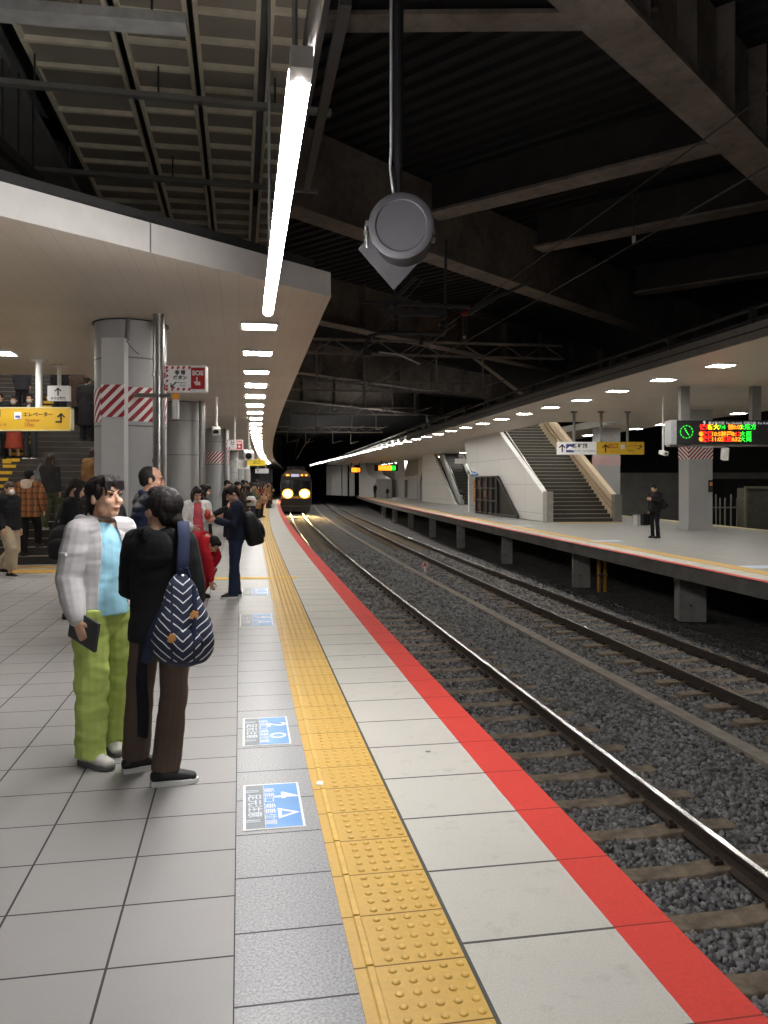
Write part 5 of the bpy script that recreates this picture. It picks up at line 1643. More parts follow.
mp = t.n('Mapping'); mp.inputs['Scale'].default_value = (1, 1, .12); t.l(t.obj(), mp.inputs[0]); t.l(mp.outputs[0], w_.inputs['Vector'])
t.l(t.mix(w_.outputs[0], lin((14, 12, 12)), lin((40, 34, 32))), t.b.inputs['Base Color']); t.bump(w_.outputs[0], .5, .004)
HAIRBR = pm('brown_hair', (60, 42, 32), .5, var=.3, scale=30); HAIRGR = pm('grey_hair', (110, 106, 102), .5, var=.2, scale=30)
BLACKC = cloth('black_cloth', (24, 23, 25)); NAVY = cloth('navy_cloth', (32, 38, 56)); CHAR = cloth('charcoal_cloth', (52, 52, 55)); DKBROWN = cloth('dark_brown_cloth', (60, 46, 38))
BEIGE = cloth('beige_cloth', (168, 152, 128)); OLIVE = cloth('olive_cloth', (84, 88, 66)); WHITEC = cloth('white_cloth', (206, 204, 202)); DKRED = cloth('dark_red_cloth', (120, 34, 38)); CAMEL = cloth('camel_cloth', (150, 112, 74)); GREYC = cloth('grey_cloth', (118, 118, 120))
DENIM = cloth('dark_denim', (38, 50, 76)); SHOEBLK = pm('black_shoe', (22, 22, 24), .5); SHOEWHT = pm('white_shoe', (208, 204, 196), .6); SOLEWHT = pm('white_sole', (222, 222, 218), .6); SOLEGRY = pm('grey_sole', (96, 96, 94), .7); SOLEBLK = pm('black_sole', (28, 28, 28), .7)
EYE = pm('eye_dark', (28, 22, 20), .25); LIP = pm('lip', (176, 116, 102), .5); EYEWHITE = pm('eye_white', (196, 186, 178), .4)

STAND = dict(pelvis=(0, 0, .93), chest=(0, -.01, 1.25), neck=(0, -.015, 1.44), head=(0, .015, 1.575),
             RS=(.150, -.01, 1.385), RE=(.190, -.03, 1.11), RW=(.200, .04, .87), LS=(-.150, -.01, 1.385), LE=(-.190, -.03, 1.11), LW=(-.200, .04, .87),
             RH=(.088, 0, .90), RK=(.10, .012, .49), RA=(.105, -.02, .09), LH=(-.088, 0, .90), LK=(-.10, .012, .49), LA=(-.105, -.02, .09))
PHONE = dict(RE=(.19, .03, 1.11), RW=(.10, .27, 1.14), LE=(-.19, .03, 1.11), LW=(-.08, .25, 1.10))
WALK = dict(RK=(.09, .16, .50), RA=(.095, .12, .09), LK=(-.09, .02, .48), LA=(-.095, -.26, .13))

def hand(mb, w, f, n, side, curl=.5, sc=1.0, spread=.1):
    """palm, four unequal bent fingers and a thumb; f: finger direction, n: palm normal, side: thumb side (+1/-1)"""
    f = V(f).normalized(); n = V(n) - f * f.dot(V(n)); n.normalize(); tt = f.cross(n) * side
    w = V(w)
    mb.tube([w - f * .02 * sc, w + f * .03 * sc, w + f * .085 * sc], [(.027 * sc, .021 * sc), (.036 * sc, .017 * sc), (.039 * sc, .014 * sc)], 12, ref=tt, round_ends=True)
    for k, L in enumerate((.068, .078, .073, .056)):
        o = (.029 - .0195 * k) * sc
        p = w + f * .088 * sc + tt * o
        d = (f + tt * (spread * (1.5 - k) * .5)).normalized(); pts = [p - d * .01]
        ang = 0
        for j, q in enumerate((.44, .31, .25)):
            ang += curl * (.55 if j == 0 else .85)
            dd = d * math.cos(ang) + n * math.sin(ang)
            p = p + dd * (L * q * sc); pts.append(p)
        mb.tube(pts, [.0092 * sc, .0092 * sc, .0084 * sc, .0072 * sc], 8, ref=tt, round_ends=True)
    p0 = w + f * .028 * sc + tt * .026 * sc
    p1 = p0 + (tt * .75 + f * .6 + n * .25).normalized() * .036 * sc
    p2 = p1 + (tt * .25 + f * .9 + n * .4).normalized() * .032 * sc
    p3 = p2 + (f * .9 + n * .5 - tt * .1).normalized() * .024 * sc
    mb.tube([p0, p1, p2, p3], [.0135 * sc, .0115 * sc, .010 * sc, .008 * sc], 8, ref=n, round_ends=True)

def person(label, loc, face, H=1.68, pose=None, top=None, bottom=None, shoes=None, hair=None, skin=None, vox=.014, group=None, near=False, scale_w=1.0, hd=(0, 0, 0), foot=(0, 0), hands=None, seed=0, extra=None, hs=1.0):
    J = {a: V(b) for a, b in STAND.items()}
    if pose: J.update({a: V(b) for a, b in pose.items()})
    k = H / 1.70
    skin = skin or SKIN
    rz = math.atan2(-face[0], face[1])
    HM = Matrix.Translation(J['head']) @ Matrix.Rotation(hd[0], 4, 'Z') @ Matrix.Rotation(hd[1], 4, 'X') @ Matrix.Rotation(hd[2], 4, 'Y') @ Matrix.Scale(hs, 4)
    lat = (J['RS'] - J['LS']).normalized()
    pel, che, nec = J['pelvis'], J['chest'], J['neck']
    up = (che - pel).normalized()
    waist = pel.lerp(che, .42)
    def fin(me, name, mat, parent=None, smooth=True):
        me.transform(Matrix.Scale(k, 4)); me.name = name
        return mesh_obj(name, me, mat, parent, smooth)
    # ---- body
    mb = MB()
    mb.tube([pel - up * .07, pel, waist, che, nec - (nec - che).normalized() * .07], [(.13, .09), (.155, .105), (.13, .088), (.155, .10), (.12, .075)], 16, ref=lat, round_ends=True)
    mb.tube([J['LS'], nec - V((0, 0, .06)), J['RS']], [.052, .062, .052], 10, ref=(0, 1, 0), round_ends=True)
    mb.tube([nec - (J['head'] - nec).normalized() * .05, nec.lerp(J['head'], .75)], [(.056, .056), (.050, .052)], 12, round_ends=True)
    for s in 'RL':
        mb.tube([J[s + 'S'], J[s + 'S'].lerp(J[s + 'E'], .4), J[s + 'E'], J[s + 'E'].lerp(J[s + 'W'], .3), J[s + 'W']], [.050, .047, .038, .039, .026], 10, round_ends=True)
        mb.tube([J[s + 'H'], J[s + 'H'].lerp(J[s + 'K'], .4), J[s + 'K'], J[s + 'K'].lerp(J[s + 'A'], .3), J[s + 'A']], [.082, .074, .054, .052, .036], 10, round_ends=True)
        fy = foot[0 if s == 'R' else 1]; fd = V((math.sin(fy), math.cos(fy), 0))
        A = J[s + 'A']
        mb.tube([A + V((0, 0, -.04)) - fd * .03, A + V((0, 0, -.05)) + fd * .13], [(.03, .028), (.03, .02)], 10, ref=(1, 0, 0), round_ends=True)
        hp = (hands or {}).get(s)
        f0 = (J[s + 'W'] - J[s + 'E']).normalized()
        if hp: hand(mb, J[s + 'W'], hp.get('f', f0), hp['n'], hp.get('side', 1), hp.get('curl', .5), 1.0, hp.get('spread', .12))
        else:
            inner = V((-1, 0, 0)) if s == 'R' else V((1, 0, 0))
            hand(mb, J[s + 'W'], f0, inner if abs(f0.x) < .7 else V((0, 0, -1)), (1 if s == 'R' else -1), .35)
    mb.ell((0, -.012, .028), (.074, .094, .088), HM, 20)
    mb.ell((0, .028, -.03), (.062, .064, .083), HM, 20)
    mb.ell((0, .062, -.096), (.028, .024, .021), HM, 12)
    for e in (-1, 1):
        mb.ell((e * .038, .02, -.072), (.028, .04, .032), HM, 12)
        mb.ell((e * .078, -.008, -.012), (.011, .020, .032), HM, 12)
        mb.ell((e * .036, .066, -.028), (.026, .022, .026), HM, 12)
        mb.ell((e * .030, .081, .028), (.026, .014, .009), HM, 10)
    mb.tube([HM @ V((0, .086, .016)), HM @ V((0, .104, -.018)), HM @ V((0, .110, -.030))], [.008, .011, .014], 8, round_ends=True)
    mb.ell((0, .087, -.060), (.023, .012, .008), HM, 10)
    body = fin(remeshed(mb, vox if near else vox * .8, 2 if near else 1), 'person', skin)
    body.location = loc; body.rotation_euler = (0, 0, rz)
    ROOT[body.name] = Matrix.Translation(V(loc)) @ Matrix.Rotation(rz, 4, 'Z')
    tag(body, label, 'person', group)
    if near or (extra and extra.get('eyes')):
        for e in (-1, 1):
            m2 = MB(); m2.ell((e * .030, .0855, .010), (.0145, .0065, .0060), HM, 10); fin_m = m2.build('eye', EYE, body, smooth=True); fin_m.data.transform(Matrix.Scale(k, 4))
            m2 = MB(); m2.tube([HM @ V((e * .012, .0925, .029)), HM @ V((e * .030, .0925, .035)), HM @ V((e * .050, .080, .030))], [.0035, .0045, .003], 6); o = m2.build('eyebrow', HAIR, body); o.data.transform(Matrix.Scale(k, 4))
        m2 = MB(); m2.ell((0, .0915, -.062), (.022, .0095, .0055), HM, 12); o = m2.build('lips', LIP, body, smooth=True); o.data.transform(Matrix.Scale(k, 4))
    # ---- hair
    if hair:
        style, hm = hair
        mb = MB()
        if style == 'balding':
            mb.ell((0, -.030, .030), (.079, .089, .089), HM, 20); mb.ell((0, -.055, -.02), (.066, .05, .05), HM)
            for e in (-1, 1): mb.ell((e * .066, .0, .01), (.016, .034, .034), HM)
        elif style == 'cap':
            mb.ell((0, -.018, .045), (.088, .106, .082), HM); mb.ell((0, .10, .05), (.06, .055, .012), HM); mb.ell((0, -.06, -.01), (.074, .05, .05), HM)
        else:
            mb.ell((0, -.026, .042), (.083, .097, .086), HM, 20)
            mb.ell((0, .030, .090), (.068, .058, .036), HM)
            for e in (-1, 1): mb.ell((e * .069, .0, .028), (.017, .052, .046), HM)
            mb.ell((0, -.072, -.032), (.062, .036, .052), HM)
            if style == 'fringe':
                mb.ell((0, -.036, .040), (.086, .104, .090), HM, 20)
                mb.ell((0, .020, .086), (.078, .070, .042), HM, 20)
                for i in range(15):
                    x = -.064 + .128 * i / 14
                    side = -1 if x < .016 else 1
                    zz = .026 + .020 * math.sin(i * 2.3) + .030 * math.exp(-((x - .016) / .018) ** 2)
                    mb.tube([HM @ V((x * .7 + .004, .052, .110)), HM @ V((x * .95, .082, .084)), HM @ V((x * 1.0 + side * .010, .0905 - abs(x) * .18, zz))], [.013, .0105, .0035], 8, round_ends=True)
                for e in (-1, 1): mb.tube([HM @ V((e * .068, .02, .06)), HM @ V((e * .074, .022, .02)), HM @ V((e * .074, .018, .002))], [.018, .012, .007], 8, round_ends=True)
                mb.ell((0, -.085, -.065), (.058, .026, .045), HM)
            if style == 'low_fringe':
                mb.ell((0, .066, .055), (.062, .036, .030), HM)
            if style in ('long', 'bob'):
                L = -.36 if style == 'long' else -.13
                dn = HM.inverted().to_3x3() @ V((0, 0, -1))
                def dp(p, t): return HM @ V(p) + V((0, 0, t))
                mb.tube([dp((0, -.05, .06), 0), dp((0, -.082, -.05), 0), dp((0, -.09, -.05), L + .05)], [(.078, .04), (.086, .038), (.075, .028)], 14, round_ends=True)
                for e in (-1, 1): mb.tube([dp((e * .066, .02, .06), 0), dp((e * .080, .02, -.04), 0), dp((e * .090, .035, -.05), L + .06)], [(.022, .045), (.020, .040), (.022, .028)], 10, round_ends=True)
                mb.ell((0, .058, .075), (.062, .038, .03), HM)
            if style == 'tail':
                mb.ell((0, -.028, .036), (.090, .104, .092), HM, 20)
                def dp(p, t): return HM @ V(p) + V((0, 0, t))
                mb.ell((0, -.075, -.01), (.07, .045, .07), HM)
                mb.tube([dp((.02, -.10, -.04), 0), dp((.05, -.115, -.05), -.04), dp((.075, -.12, -.05), -.12), dp((.07, -.11, -.05), -.19)], [(.040, .034), (.036, .03), (.034, .026), (.02, .018)], 12, round_ends=True)
        fin(remeshed(mb, min(vox, .009), 2, fold=(.006, 42, 12, seed) if near else None), 'hair', hm, body)
    # ---- top
    if top:
        m, q = top
        mg = q.get('margin', .03); hem = q.get('hem', .06); fl = q.get('flare', 0.0)
        mb = MB()
        top_pt = nec - (nec - che).normalized() * .035
        mb.tube([pel - up * hem, pel, waist, che, che.lerp(top_pt, .6), top_pt], [(.155 + mg + fl, .115 + mg + fl), (.155 + mg + fl * .6, .11 + mg + fl * .6), (.145 + mg, .10 + mg), (.16 + mg, .105 + mg), (.15 + mg, .085 + mg), (.075 + mg * .5, .062 + mg * .5)], 20, ref=lat)
        mb.tube([J['LS'] + V((.01, 0, -.005)), nec - V((0, .0, .05)), J['RS'] + V((-.01, 0, -.005))], [.052 + mg, .066 + mg * .6, .052 + mg], 12, ref=(0, 1, 0), round_ends=True)
        sr = q.get('sleeve', .0)
        if q.get('sleeves', True):
            for s in 'RL':
                S_, E_, W_ = J[s + 'S'], J[s + 'E'], J[s + 'W']
                mb.tube([S_, S_.lerp(E_, .45), E_, E_.lerp(W_, .5), E_.lerp(W_, q.get('cuff', .96))], [.053 + mg, .050 + mg * .8 + sr, .044 + mg * .7 + sr, .040 + mg * .6 + sr, .031 + mg * .45 + sr * .6], 12, round_ends=True)
        if q.get('hood'):
            hq = q['hood']
            mb.tube([nec + V((-.10, .03, -.03)), nec + V((-.10, -.06, -.01)), nec + V((0, -.11 * hq, -.0)), nec + V((.10, -.06, -.01)), nec + V((.10, .03, -.03))], [.028, .04, .048, .04, .028], 10, round_ends=True)
            mb.ell(nec + V((0, -.10, -.10)), (.115 * hq, .055, .10 * hq))
        if q.get('collar'):
            mb.tube([nec + V((-.06, .04, -.01)), nec + V((-.068, -.03, .02)), nec + V((0, -.068, .03)), nec + V((.068, -.03, .02)), nec + V((.06, .04, -.01))], [.02, .022, .024, .022, .02], 8, round_ends=True)
        cut = None
        if q.get('open'):
            w0 = q['open']; fwd = lat.cross(V((0, 0, 1))) * -1
            fw = V((-lat.y, lat.x, 0)).normalized()
            def cut(c, w0=w0, fw=fw):
                d = c - V((che.x, che.y, c.z))
                if c.z > nec.z + .0: return False
                t_ = min(1, max(0, (nec.z - c.z) / .5))
                return d.dot(fw) > .03 and abs(d.dot(lat)) < w0 * (.55 + .45 * t_) and c.z > pel.z - .3
        me = remeshed(mb, vox, 2, cut=cut, thick=-.006 if cut else 0, fold=q.get('fold', (.007, 9, 16, seed)))
        fin(me, q.get('name', 'jacket'), m, body)
        if q.get('inner'):
            mb = MB(); mg2 = .014
            ih = q.get('inner_hem', .05)
            mb.tube([pel - up * ih, pel, waist, che, che.lerp(top_pt, .6), nec - V((0, 0, .02))], [(.17 + mg2, .118 + mg2), (.165 + mg2, .115 + mg2), (.145 + mg2, .102 + mg2), (.158 + mg2, .106 + mg2), (.135 + mg2, .085 + mg2), (.068, .062)], 20, ref=lat)
            fin(remeshed(mb, vox, 2, fold=(.006, 9, 14, seed + 3)), 'shirt', q['inner'], body)
        if q.get('fur'):
            pass
    # ---- bottom
    if bottom:
        m, q = bottom
        mb = MB()
        th, kn, hm_ = q.get('r', (.098, .078, .066))
        mb.tube([pel - up * .10, pel - up * .02, pel + up * .10], [(.165, .115), (.168, .118), (.145, .10)], 18, ref=lat, round_ends=True)
        if q.get('skirt'):
            z = q['skirt']
            mb.tube([pel + V((0, 0, .08)), pel - V((0, 0, .1)), V((pel.x, pel.y, z))], [(.15, .11), (.18, .14), (.25, .21)], 18, ref=lat)
        else:
            he = q.get('hem', .06)
            for s in 'RL':
                Hh, K, A = J[s + 'H'], J[s + 'K'], J[s + 'A']
                e = A + V((0, 0, he - .09))
                mb.tube([Hh, Hh.lerp(K, .35), K, K.lerp(e, .5), e], [(th, th * 1.05), (th * .96, th), (kn, kn), ((kn + hm_) / 2, (kn + hm_) / 2), (hm_, hm_ * 1.06)], 14, ref=(1, 0, 0))
        fin(remeshed(mb, vox, 2, fold=q.get('fold', (.006, 9, 14, seed + 7))), q.get('name', 'trousers'), m, body)
    # ---- shoes
    if shoes:
        mu, ms = shoes
        for s in 'RL':
            fy = foot[0 if s == 'R' else 1]; fd = V((math.sin(fy), math.cos(fy), 0)); sd = V((math.cos(fy), -math.sin(fy), 0))
            A = J[s + 'A']; b0 = A - V((0, 0, .09))
            mb = MB()
            mb.tube([b0 - fd * .055 + V((0, 0, .052)), b0 + fd * .01 + V((0, 0, .058)), b0 + fd * .09 + V((0, 0, .046)), b0 + fd * .155 + V((0, 0, .036))], [(.036, .040), (.040, .044), (.046, .034), (.040, .024)], 12, ref=sd, round_ends=True)
            mb.tube([b0 - fd * .02 + V((0, 0, .06)), A - fd * .015], [(.042, .048), (.040, .044)], 12, ref=sd)
            sh = fin(remeshed(mb, min(vox, .010), 2), 'shoe', mu, body)
            ring = []
            out = [(-.085, 0), (-.075, .030), (-.03, .040), (.03, .040), (.09, .049), (.14, .044), (.175, .022), (.182, 0)]
            out = out + [(u, -v) for u, v in out[-2:0:-1]]
            mb = MB(); mb.grid([[b0 + fd * (u * g) + sd * (v * g) + V((0, 0, z)) for u, v in out] for z, g in ((.0, .97), (.006, 1.02), (.026, 1.02), (.032, .96))])
            so = mb.build('shoe_sole', ms, sh); so.data.transform(Matrix.Scale(k, 4))
    if extra and extra.get('mask'):
        mb = MB(); mb.ell((0, .066, -.055), (.058, .052, .045), HM); fin(remeshed(mb, .008, 1), 'face_mask', SOLEWHT, body)
    return body

def recolour(p, cmap, skin=None):
    """copy of a person gets its own cloth colours"""
    for ch in p.children:
        b = ch.name.split('.')[0]
        if b in cmap:
            ch.material_slots[0].link = 'OBJECT'; ch.material_slots[0].material = cmap[b]

# ---- man in grey hoodie and lime trousers
HOOD = cloth('light_grey_fleece', (182, 179, 180), var=.05); TEE = cloth('pale_cyan_tee', (156, 208, 228), var=.05); LIME = cloth('lime_green_cotton', (178, 196, 106), var=.10, scale=5)
mp_ = V((-1.66, 4.72, 0))
man = person('young man in light grey hoodie, pale blue shirt and lime green trousers, standing', mp_, (.80, -.60), 1.665,
    pose=dict(RS=(.155, -.01, 1.385), RE=(.212, -.015, 1.10), RW=(.225, .085, .875), LE=(-.19, -.02, 1.11), LW=(-.20, .10, .90), RA=(.115, .05, .09), RK=(.105, .05, .49), LA=(-.13, -.10, .09), LK=(-.115, -.01, .49), head=(0, .03, 1.575)), hs=1.05,
    top=(HOOD, dict(margin=.018, hem=.02, open=.10, hood=.9, inner=TEE, inner_hem=.055, name='hoodie', sleeve=.016, fold=(.0055, 6, 17, 3))),
    bottom=(LIME, dict(r=(.108, .098, .088), hem=.055, fold=(.014, 7, 13, 9))), shoes=(SHOEWHT, SOLEGRY), hair=('fringe', HAIR), vox=.0055, near=True, hd=(.10, .05, 0), foot=(-.15, .35), seed=3,
    hands={'R': dict(f=(-.12, .35, -.93), n=(-1, -.1, .1), side=1, curl=.42, spread=.1), 'L': dict(n=(1, 0, 0), side=-1, curl=.6)})
# white stripe patch on the sleeve
k_ = 1.665 / 1.70
mb = MB(); q = V((.181, .005, 1.25)) * k_
mb.box((q.x + .078, q.y + .0, q.z), (.014, .060, .017), ry=R(12)); mb.build('sleeve_patch', SOLEWHT, man)
for s_, sg in (('R', 1), ('L', -1)):
    e_, w_2 = (V((.212, -.015, 1.10)), V((.225, .085, .875))) if s_ == 'R' else (V((-.19, -.02, 1.11)), V((-.20, .10, .90)))
    mb = MB(); mb.tube([e_.lerp(w_2, .80) * k_, e_.lerp(w_2, .84) * k_, e_.lerp(w_2, .99) * k_, e_.lerp(w_2, 1.02) * k_], [.046, .050, .046, .036], 16); mb.build('cuff', HOOD, man, smooth=True)
# tablet in his hand
tb = thing('tablet', 'dark grey tablet cover held low in the hand of the man in lime trousers', 'tablet', mp_ + V((.02, -.02, .80)), man.rotation_euler.z)
M_TAB = pm('tablet_grey', (56, 58, 62), .5, var=.08)
mb = MB(); mb.box((.193, .085, .0), (.014, .27, .17), rx=R(-14)); mb.build('cover', M_TAB, tb, bevel=.005)
mb = MB(); mb.box((.184, .085, .0), (.004, .262, .162), rx=R(-14)); mb.build('screen', newmat('tablet_glass', (18, 18, 20), .1), tb)
mb = MB(); mb.box((.2015, -.03, .03), (.003, .02, .02), rx=R(-14)); mb.build('camera_lens', M_BLACK, tb)

# ---- woman in black hoodie seen from behind
BROWNTR = cloth('brown_wool', (88, 74, 65), var=.10, scale=5); BLKTOP = cloth('black_jersey', (24, 24, 26), var=.15, rough=.95)
wp = V((-1.235, 4.42, 0))
wom = person('woman in black hooded top and brown trousers seen from behind, looking at the man', wp, (.22, .975), 1.60,
    pose=dict(RE=(.20, .0, 1.10), RW=(.13, .19, 1.02), LE=(-.20, .02, 1.10), LW=(-.12, .20, 1.02), RA=(.085, -.10, .09), RK=(.10, -.03, .49), LA=(-.195, .06, .09), LK=(-.155, .04, .49), head=(-.0, .02, 1.570)), hs=1.10,
    top=(BLKTOP, dict(margin=.028, hem=.12, flare=.012, hood=1.28, name='hooded_top', sleeve=.016, fold=(.007, 7, 10, 5))),
    bottom=(BROWNTR, dict(r=(.092, .080, .082), hem=.085, fold=(.007, 7, 9, 2))), shoes=(SHOEBLK, SOLEWHT), hair=('tail', HAIR), vox=.0055, near=True, hd=(1.05, .10, 0), foot=(1.05, .75), seed=5,
    hands={'R': dict(n=(0, 0, -1), side=1, curl=.5), 'L': dict(n=(0, 0, -1), side=-1, curl=.5)})
# long tail panel of her top between the legs
mb = MB(); rows_ = []
for i in range(12):
    z = .86 - .60 * i / 11
    rows_.append([V((-.065 + .004 * math.sin(i), -.135 + .010 * math.sin(i * .7), z)), V((-.005, -.15 + .012 * math.sin(i * .8 + 1), z)), V((.0, -.135 + .012 * math.sin(i * .8 + 1), z)), V((-.06, -.12, z))])
mb.grid(rows_); o = mb.build('top_panel', cloth('navy_black_panel', (24, 26, 34)), wom)
# backpack on one shoulder
BPN = newmat('navy_striped_canvas', (30, 38, 62), .8)
t = NT(BPN); s = t.n('SeparateXYZ'); t.l(t.obj(), s.inputs[0])
zz_ = t.m('SUBTRACT', s.outputs[2], t.m('MULTIPLY', t.m('ABSOLUTE', s.outputs[0]), .85))
zz_ = t.m('ADD', zz_, t.m('MULTIPLY', t.noise(10, t.obj(), 2), .028))
f = t.m('LESS_THAN', t.m('MODULO', t.m('ADD', zz_, 10.0), .046), .0075)
gap = t.m('GREATER_THAN', t.m('ABSOLUTE', t.m('SUBTRACT', t.m('ABSOLUTE', s.outputs[0]), .055)), .006)
low = t.m('GREATER_THAN', s.outputs[2], -.185)
f = t.m('MULTIPLY', t.m('MULTIPLY', f, gap), low)
t.l(t.mix(f, lin((30, 38, 60)), lin((214, 218, 222))), t.b.inputs['Base Color'])
STRAP = cloth('navy_strap', (36, 43, 66)); TAN = pm('tan_leather', (186, 132, 74), .6)
bc = V(((183 - 384) / FPX * 4.16, 4.16, .90))
bp = thing('backpack', 'navy backpack with white zigzag stripes hanging from the woman shoulder', 'backpack', bc, R(14))
mb = MB()
pr = [(-.225, .055, .05), (-.20, .115, .085), (-.15, .150, .105), (-.08, .158, .115), (.0, .142, .11), (.08, .112, .095), (.15, .085, .078), (.215, .058, .058), (.25, .032, .035)]
rings = []
for z, a, b in pr:
    rings.append([V((a * math.copysign(abs(math.cos(q)) ** .8, math.cos(q)) + .03 * (-z), -.0 + b * math.copysign(abs(math.sin(q)) ** .8, math.sin(q)), z)) for q in [2 * PI * j / 28 for j in range(28)]])
mb.grid(rings)
me = remeshed(mb, .008, 3, fold=(.010, 9, 11, 4)); mesh_obj('bag_body', me, BPN, bp, True)
mb = MB(); mb.tube([(.055, -.085, .20), (.06, -.12, .08), (.05, -.135, -.06), (.03, -.12, -.17)], [(.012, .006)] * 4, 8); mb.build('zip_seam', STRAP, bp)
mb = MB(); mb.ell((.02, -.118, -.10), (.085, .03, .085)); mb.build('front_pocket', BPN, bp, smooth=True)
for x, z in ((-.055, -.055), (.055, .055)):
    mb = MB(); mb.box((x, -.135 if z < 0 else -.125, z), (.032, .008, .045), ry=R(20)); mb.box((x, -.135 if z < 0 else -.125, z), (.045, .006, .014), ry=R(20)); mb.build('leather_patch', TAN, bp, bevel=.004)
mb = MB(); mb.lathe([(.018, 0), (.010, 0), (.010, .006), (.018, .006)], (.085, -.128, -.09), axis=(0, -1, .1), seg=16); mb.build('round_badge', STRAP, bp)
mb = MB()
mb.tube([(-.005, .02, .22), (.0, .05, .33), (.005, .09, .44), (.0, .16, .515), (-.0, .25, .49), (.0, .33, .36)], [(.032, .007)] * 6, 10, ref=(1, 0, 0))
mb.tube([(-.01, -.03, .225), (-.07, -.055, .10), (-.145, -.03, -.05), (-.19, .0, -.20)], [(.030, .008), (.032, .008), (.032, .008), (.026, .007)], 10, ref=(1, 0, 0))
mb.build('shoulder_strap', STRAP, bp, smooth=True)
mb = MB(); mb.tube([(-.02, -.02, .235), (-.015, -.03, .28), (.02, -.03, .285), (.035, -.02, .235)], .009, 8); mb.build('grab_loop', STRAP, bp)

# ---- generic bags
def bag(name, label, cat, loc, rz, size, mat, strap=None):
    t = thing(name, label, cat, loc, rz)
    mb = MB(); a, b, c = size
    rings = []
    for z, g in ((-.5, .75), (-.46, .88), (-.2, 1), (.12, .93), (.36, .72), (.5, .4)):
        rings.append([V((a / 2 * g * math.copysign(abs(math.cos(q)) ** .75, math.cos(q)), b / 2 * g * math.copysign(abs(math.sin(q)) ** .75, math.sin(q)), c * z)) for q in [2 * PI * j / 24 for j in range(24)]])
    mb.grid(rings); mb.build('bag_body', mat, t, smooth=True)
    mb = MB(); mb.ell((0, -b * .47, -c * .12), (a * .38, b * .16, c * .26)); mb.build('front_pocket', mat, t, smooth=True)
    if strap:
        mb = MB()
        for pts in strap: mb.tube(pts, [(.022, .006)] * len(pts), 8)
        mb.build('strap', mat, t)
    return t
BAGBLK = cloth('black_nylon', (26, 26, 28), rough=.6)

# ---- boy with black backpack looking at a phone
bpos = G(236, 597.5)
boy = person('boy in navy jacket and dark jeans looking down at something red, beside the tactile strip', bpos, (-.93, -.30), 1.62,
    pose=dict(RE=(.19, .06, 1.10), RW=(.07, .30, 1.17), LE=(-.19, .06, 1.10), LW=(-.05, .30, 1.15), head=(0, .055, 1.555), neck=(0, .0, 1.43), LA=(-.10, .06, .09), LK=(-.10, .04, .49)),
    top=(NAVY, dict(margin=.03, hem=.07, collar=1)), bottom=(DENIM, dict(r=(.095, .075, .068), hem=.05)), shoes=(SHOEBLK, SOLEWHT), hair=('low_fringe', HAIR), vox=.010, hd=(0, -.55, 0), seed=8, extra=dict(eyes=1))
fw = V((-.93, -.30, 0)).normalized()
bb = bag('backpack', 'bulging black backpack on the back of the boy in the navy jacket', 'backpack', bpos - fw * .225 + V((.0, 0, .985)), boy.rotation_euler.z, (.38, .27, .48), BAGBLK, [[(-.10, .06, .20), (-.12, .14, .36), (-.13, .30, .33), (-.135, .36, .18)], [(.10, .06, .20), (.12, .14, .36), (.13, .30, .33), (.135, .36, .18)]])
bb.rotation_euler = (R(-16), 0, boy.rotation_euler.z)
t_ = thing('phone', 'red and white object in the hands of the boy with the black backpack', 'handheld', bpos + fw * .42 + V((0, 0, 1.17)), boy.rotation_euler.z)
mb = MB(); mb.ell((0, -.02, .02), (.09, .05, .075)); mb.build('red_case', pm('red_white_mix', (206, 70, 66), .5, var=.7, scale=30), t_, smooth=True)
mb = MB(); mb.box((0, .03, .06), (.10, .02, .14), rx=R(-30)); mb.build('pale_sheet', pm('pale_pink', (225, 190, 185), .5), t_)

# ---- person in red bending down to the floor
REDC = cloth('bright_red_fleece', (176, 28, 42))
rp = V(((199 - 384) / FPX * 11.3, 11.3, 0))
person('person in bright red hooded jacket bending over with one hand on the floor', rp, (.97, -.22), 1.58,
    pose=dict(pelvis=(0, -.08, .72), chest=(0, .05, .92), neck=(0, .15, .905), head=(0, .23, .83), RS=(.15, .10, .89), LS=(-.15, .10, .89), RE=(.17, .24, .58), RW=(.15, .27, .30), LE=(-.18, .22, .62), LW=(-.08, .20, .50),
              RH=(.088, -.08, .70), RK=(.12, .16, .42), RA=(.11, -.05, .09), LH=(-.088, -.08, .70), LK=(-.12, .16, .42), LA=(-.11, -.05, .09)),
    top=(REDC, dict(margin=.04, hem=.12, hood=.9)), bottom=(REDC, dict(r=(.10, .085, .07))), shoes=(SHOEBLK, SOLEBLK), hair=('short', HAIR), vox=.011, hd=(0, -1.0, 0), seed=2)

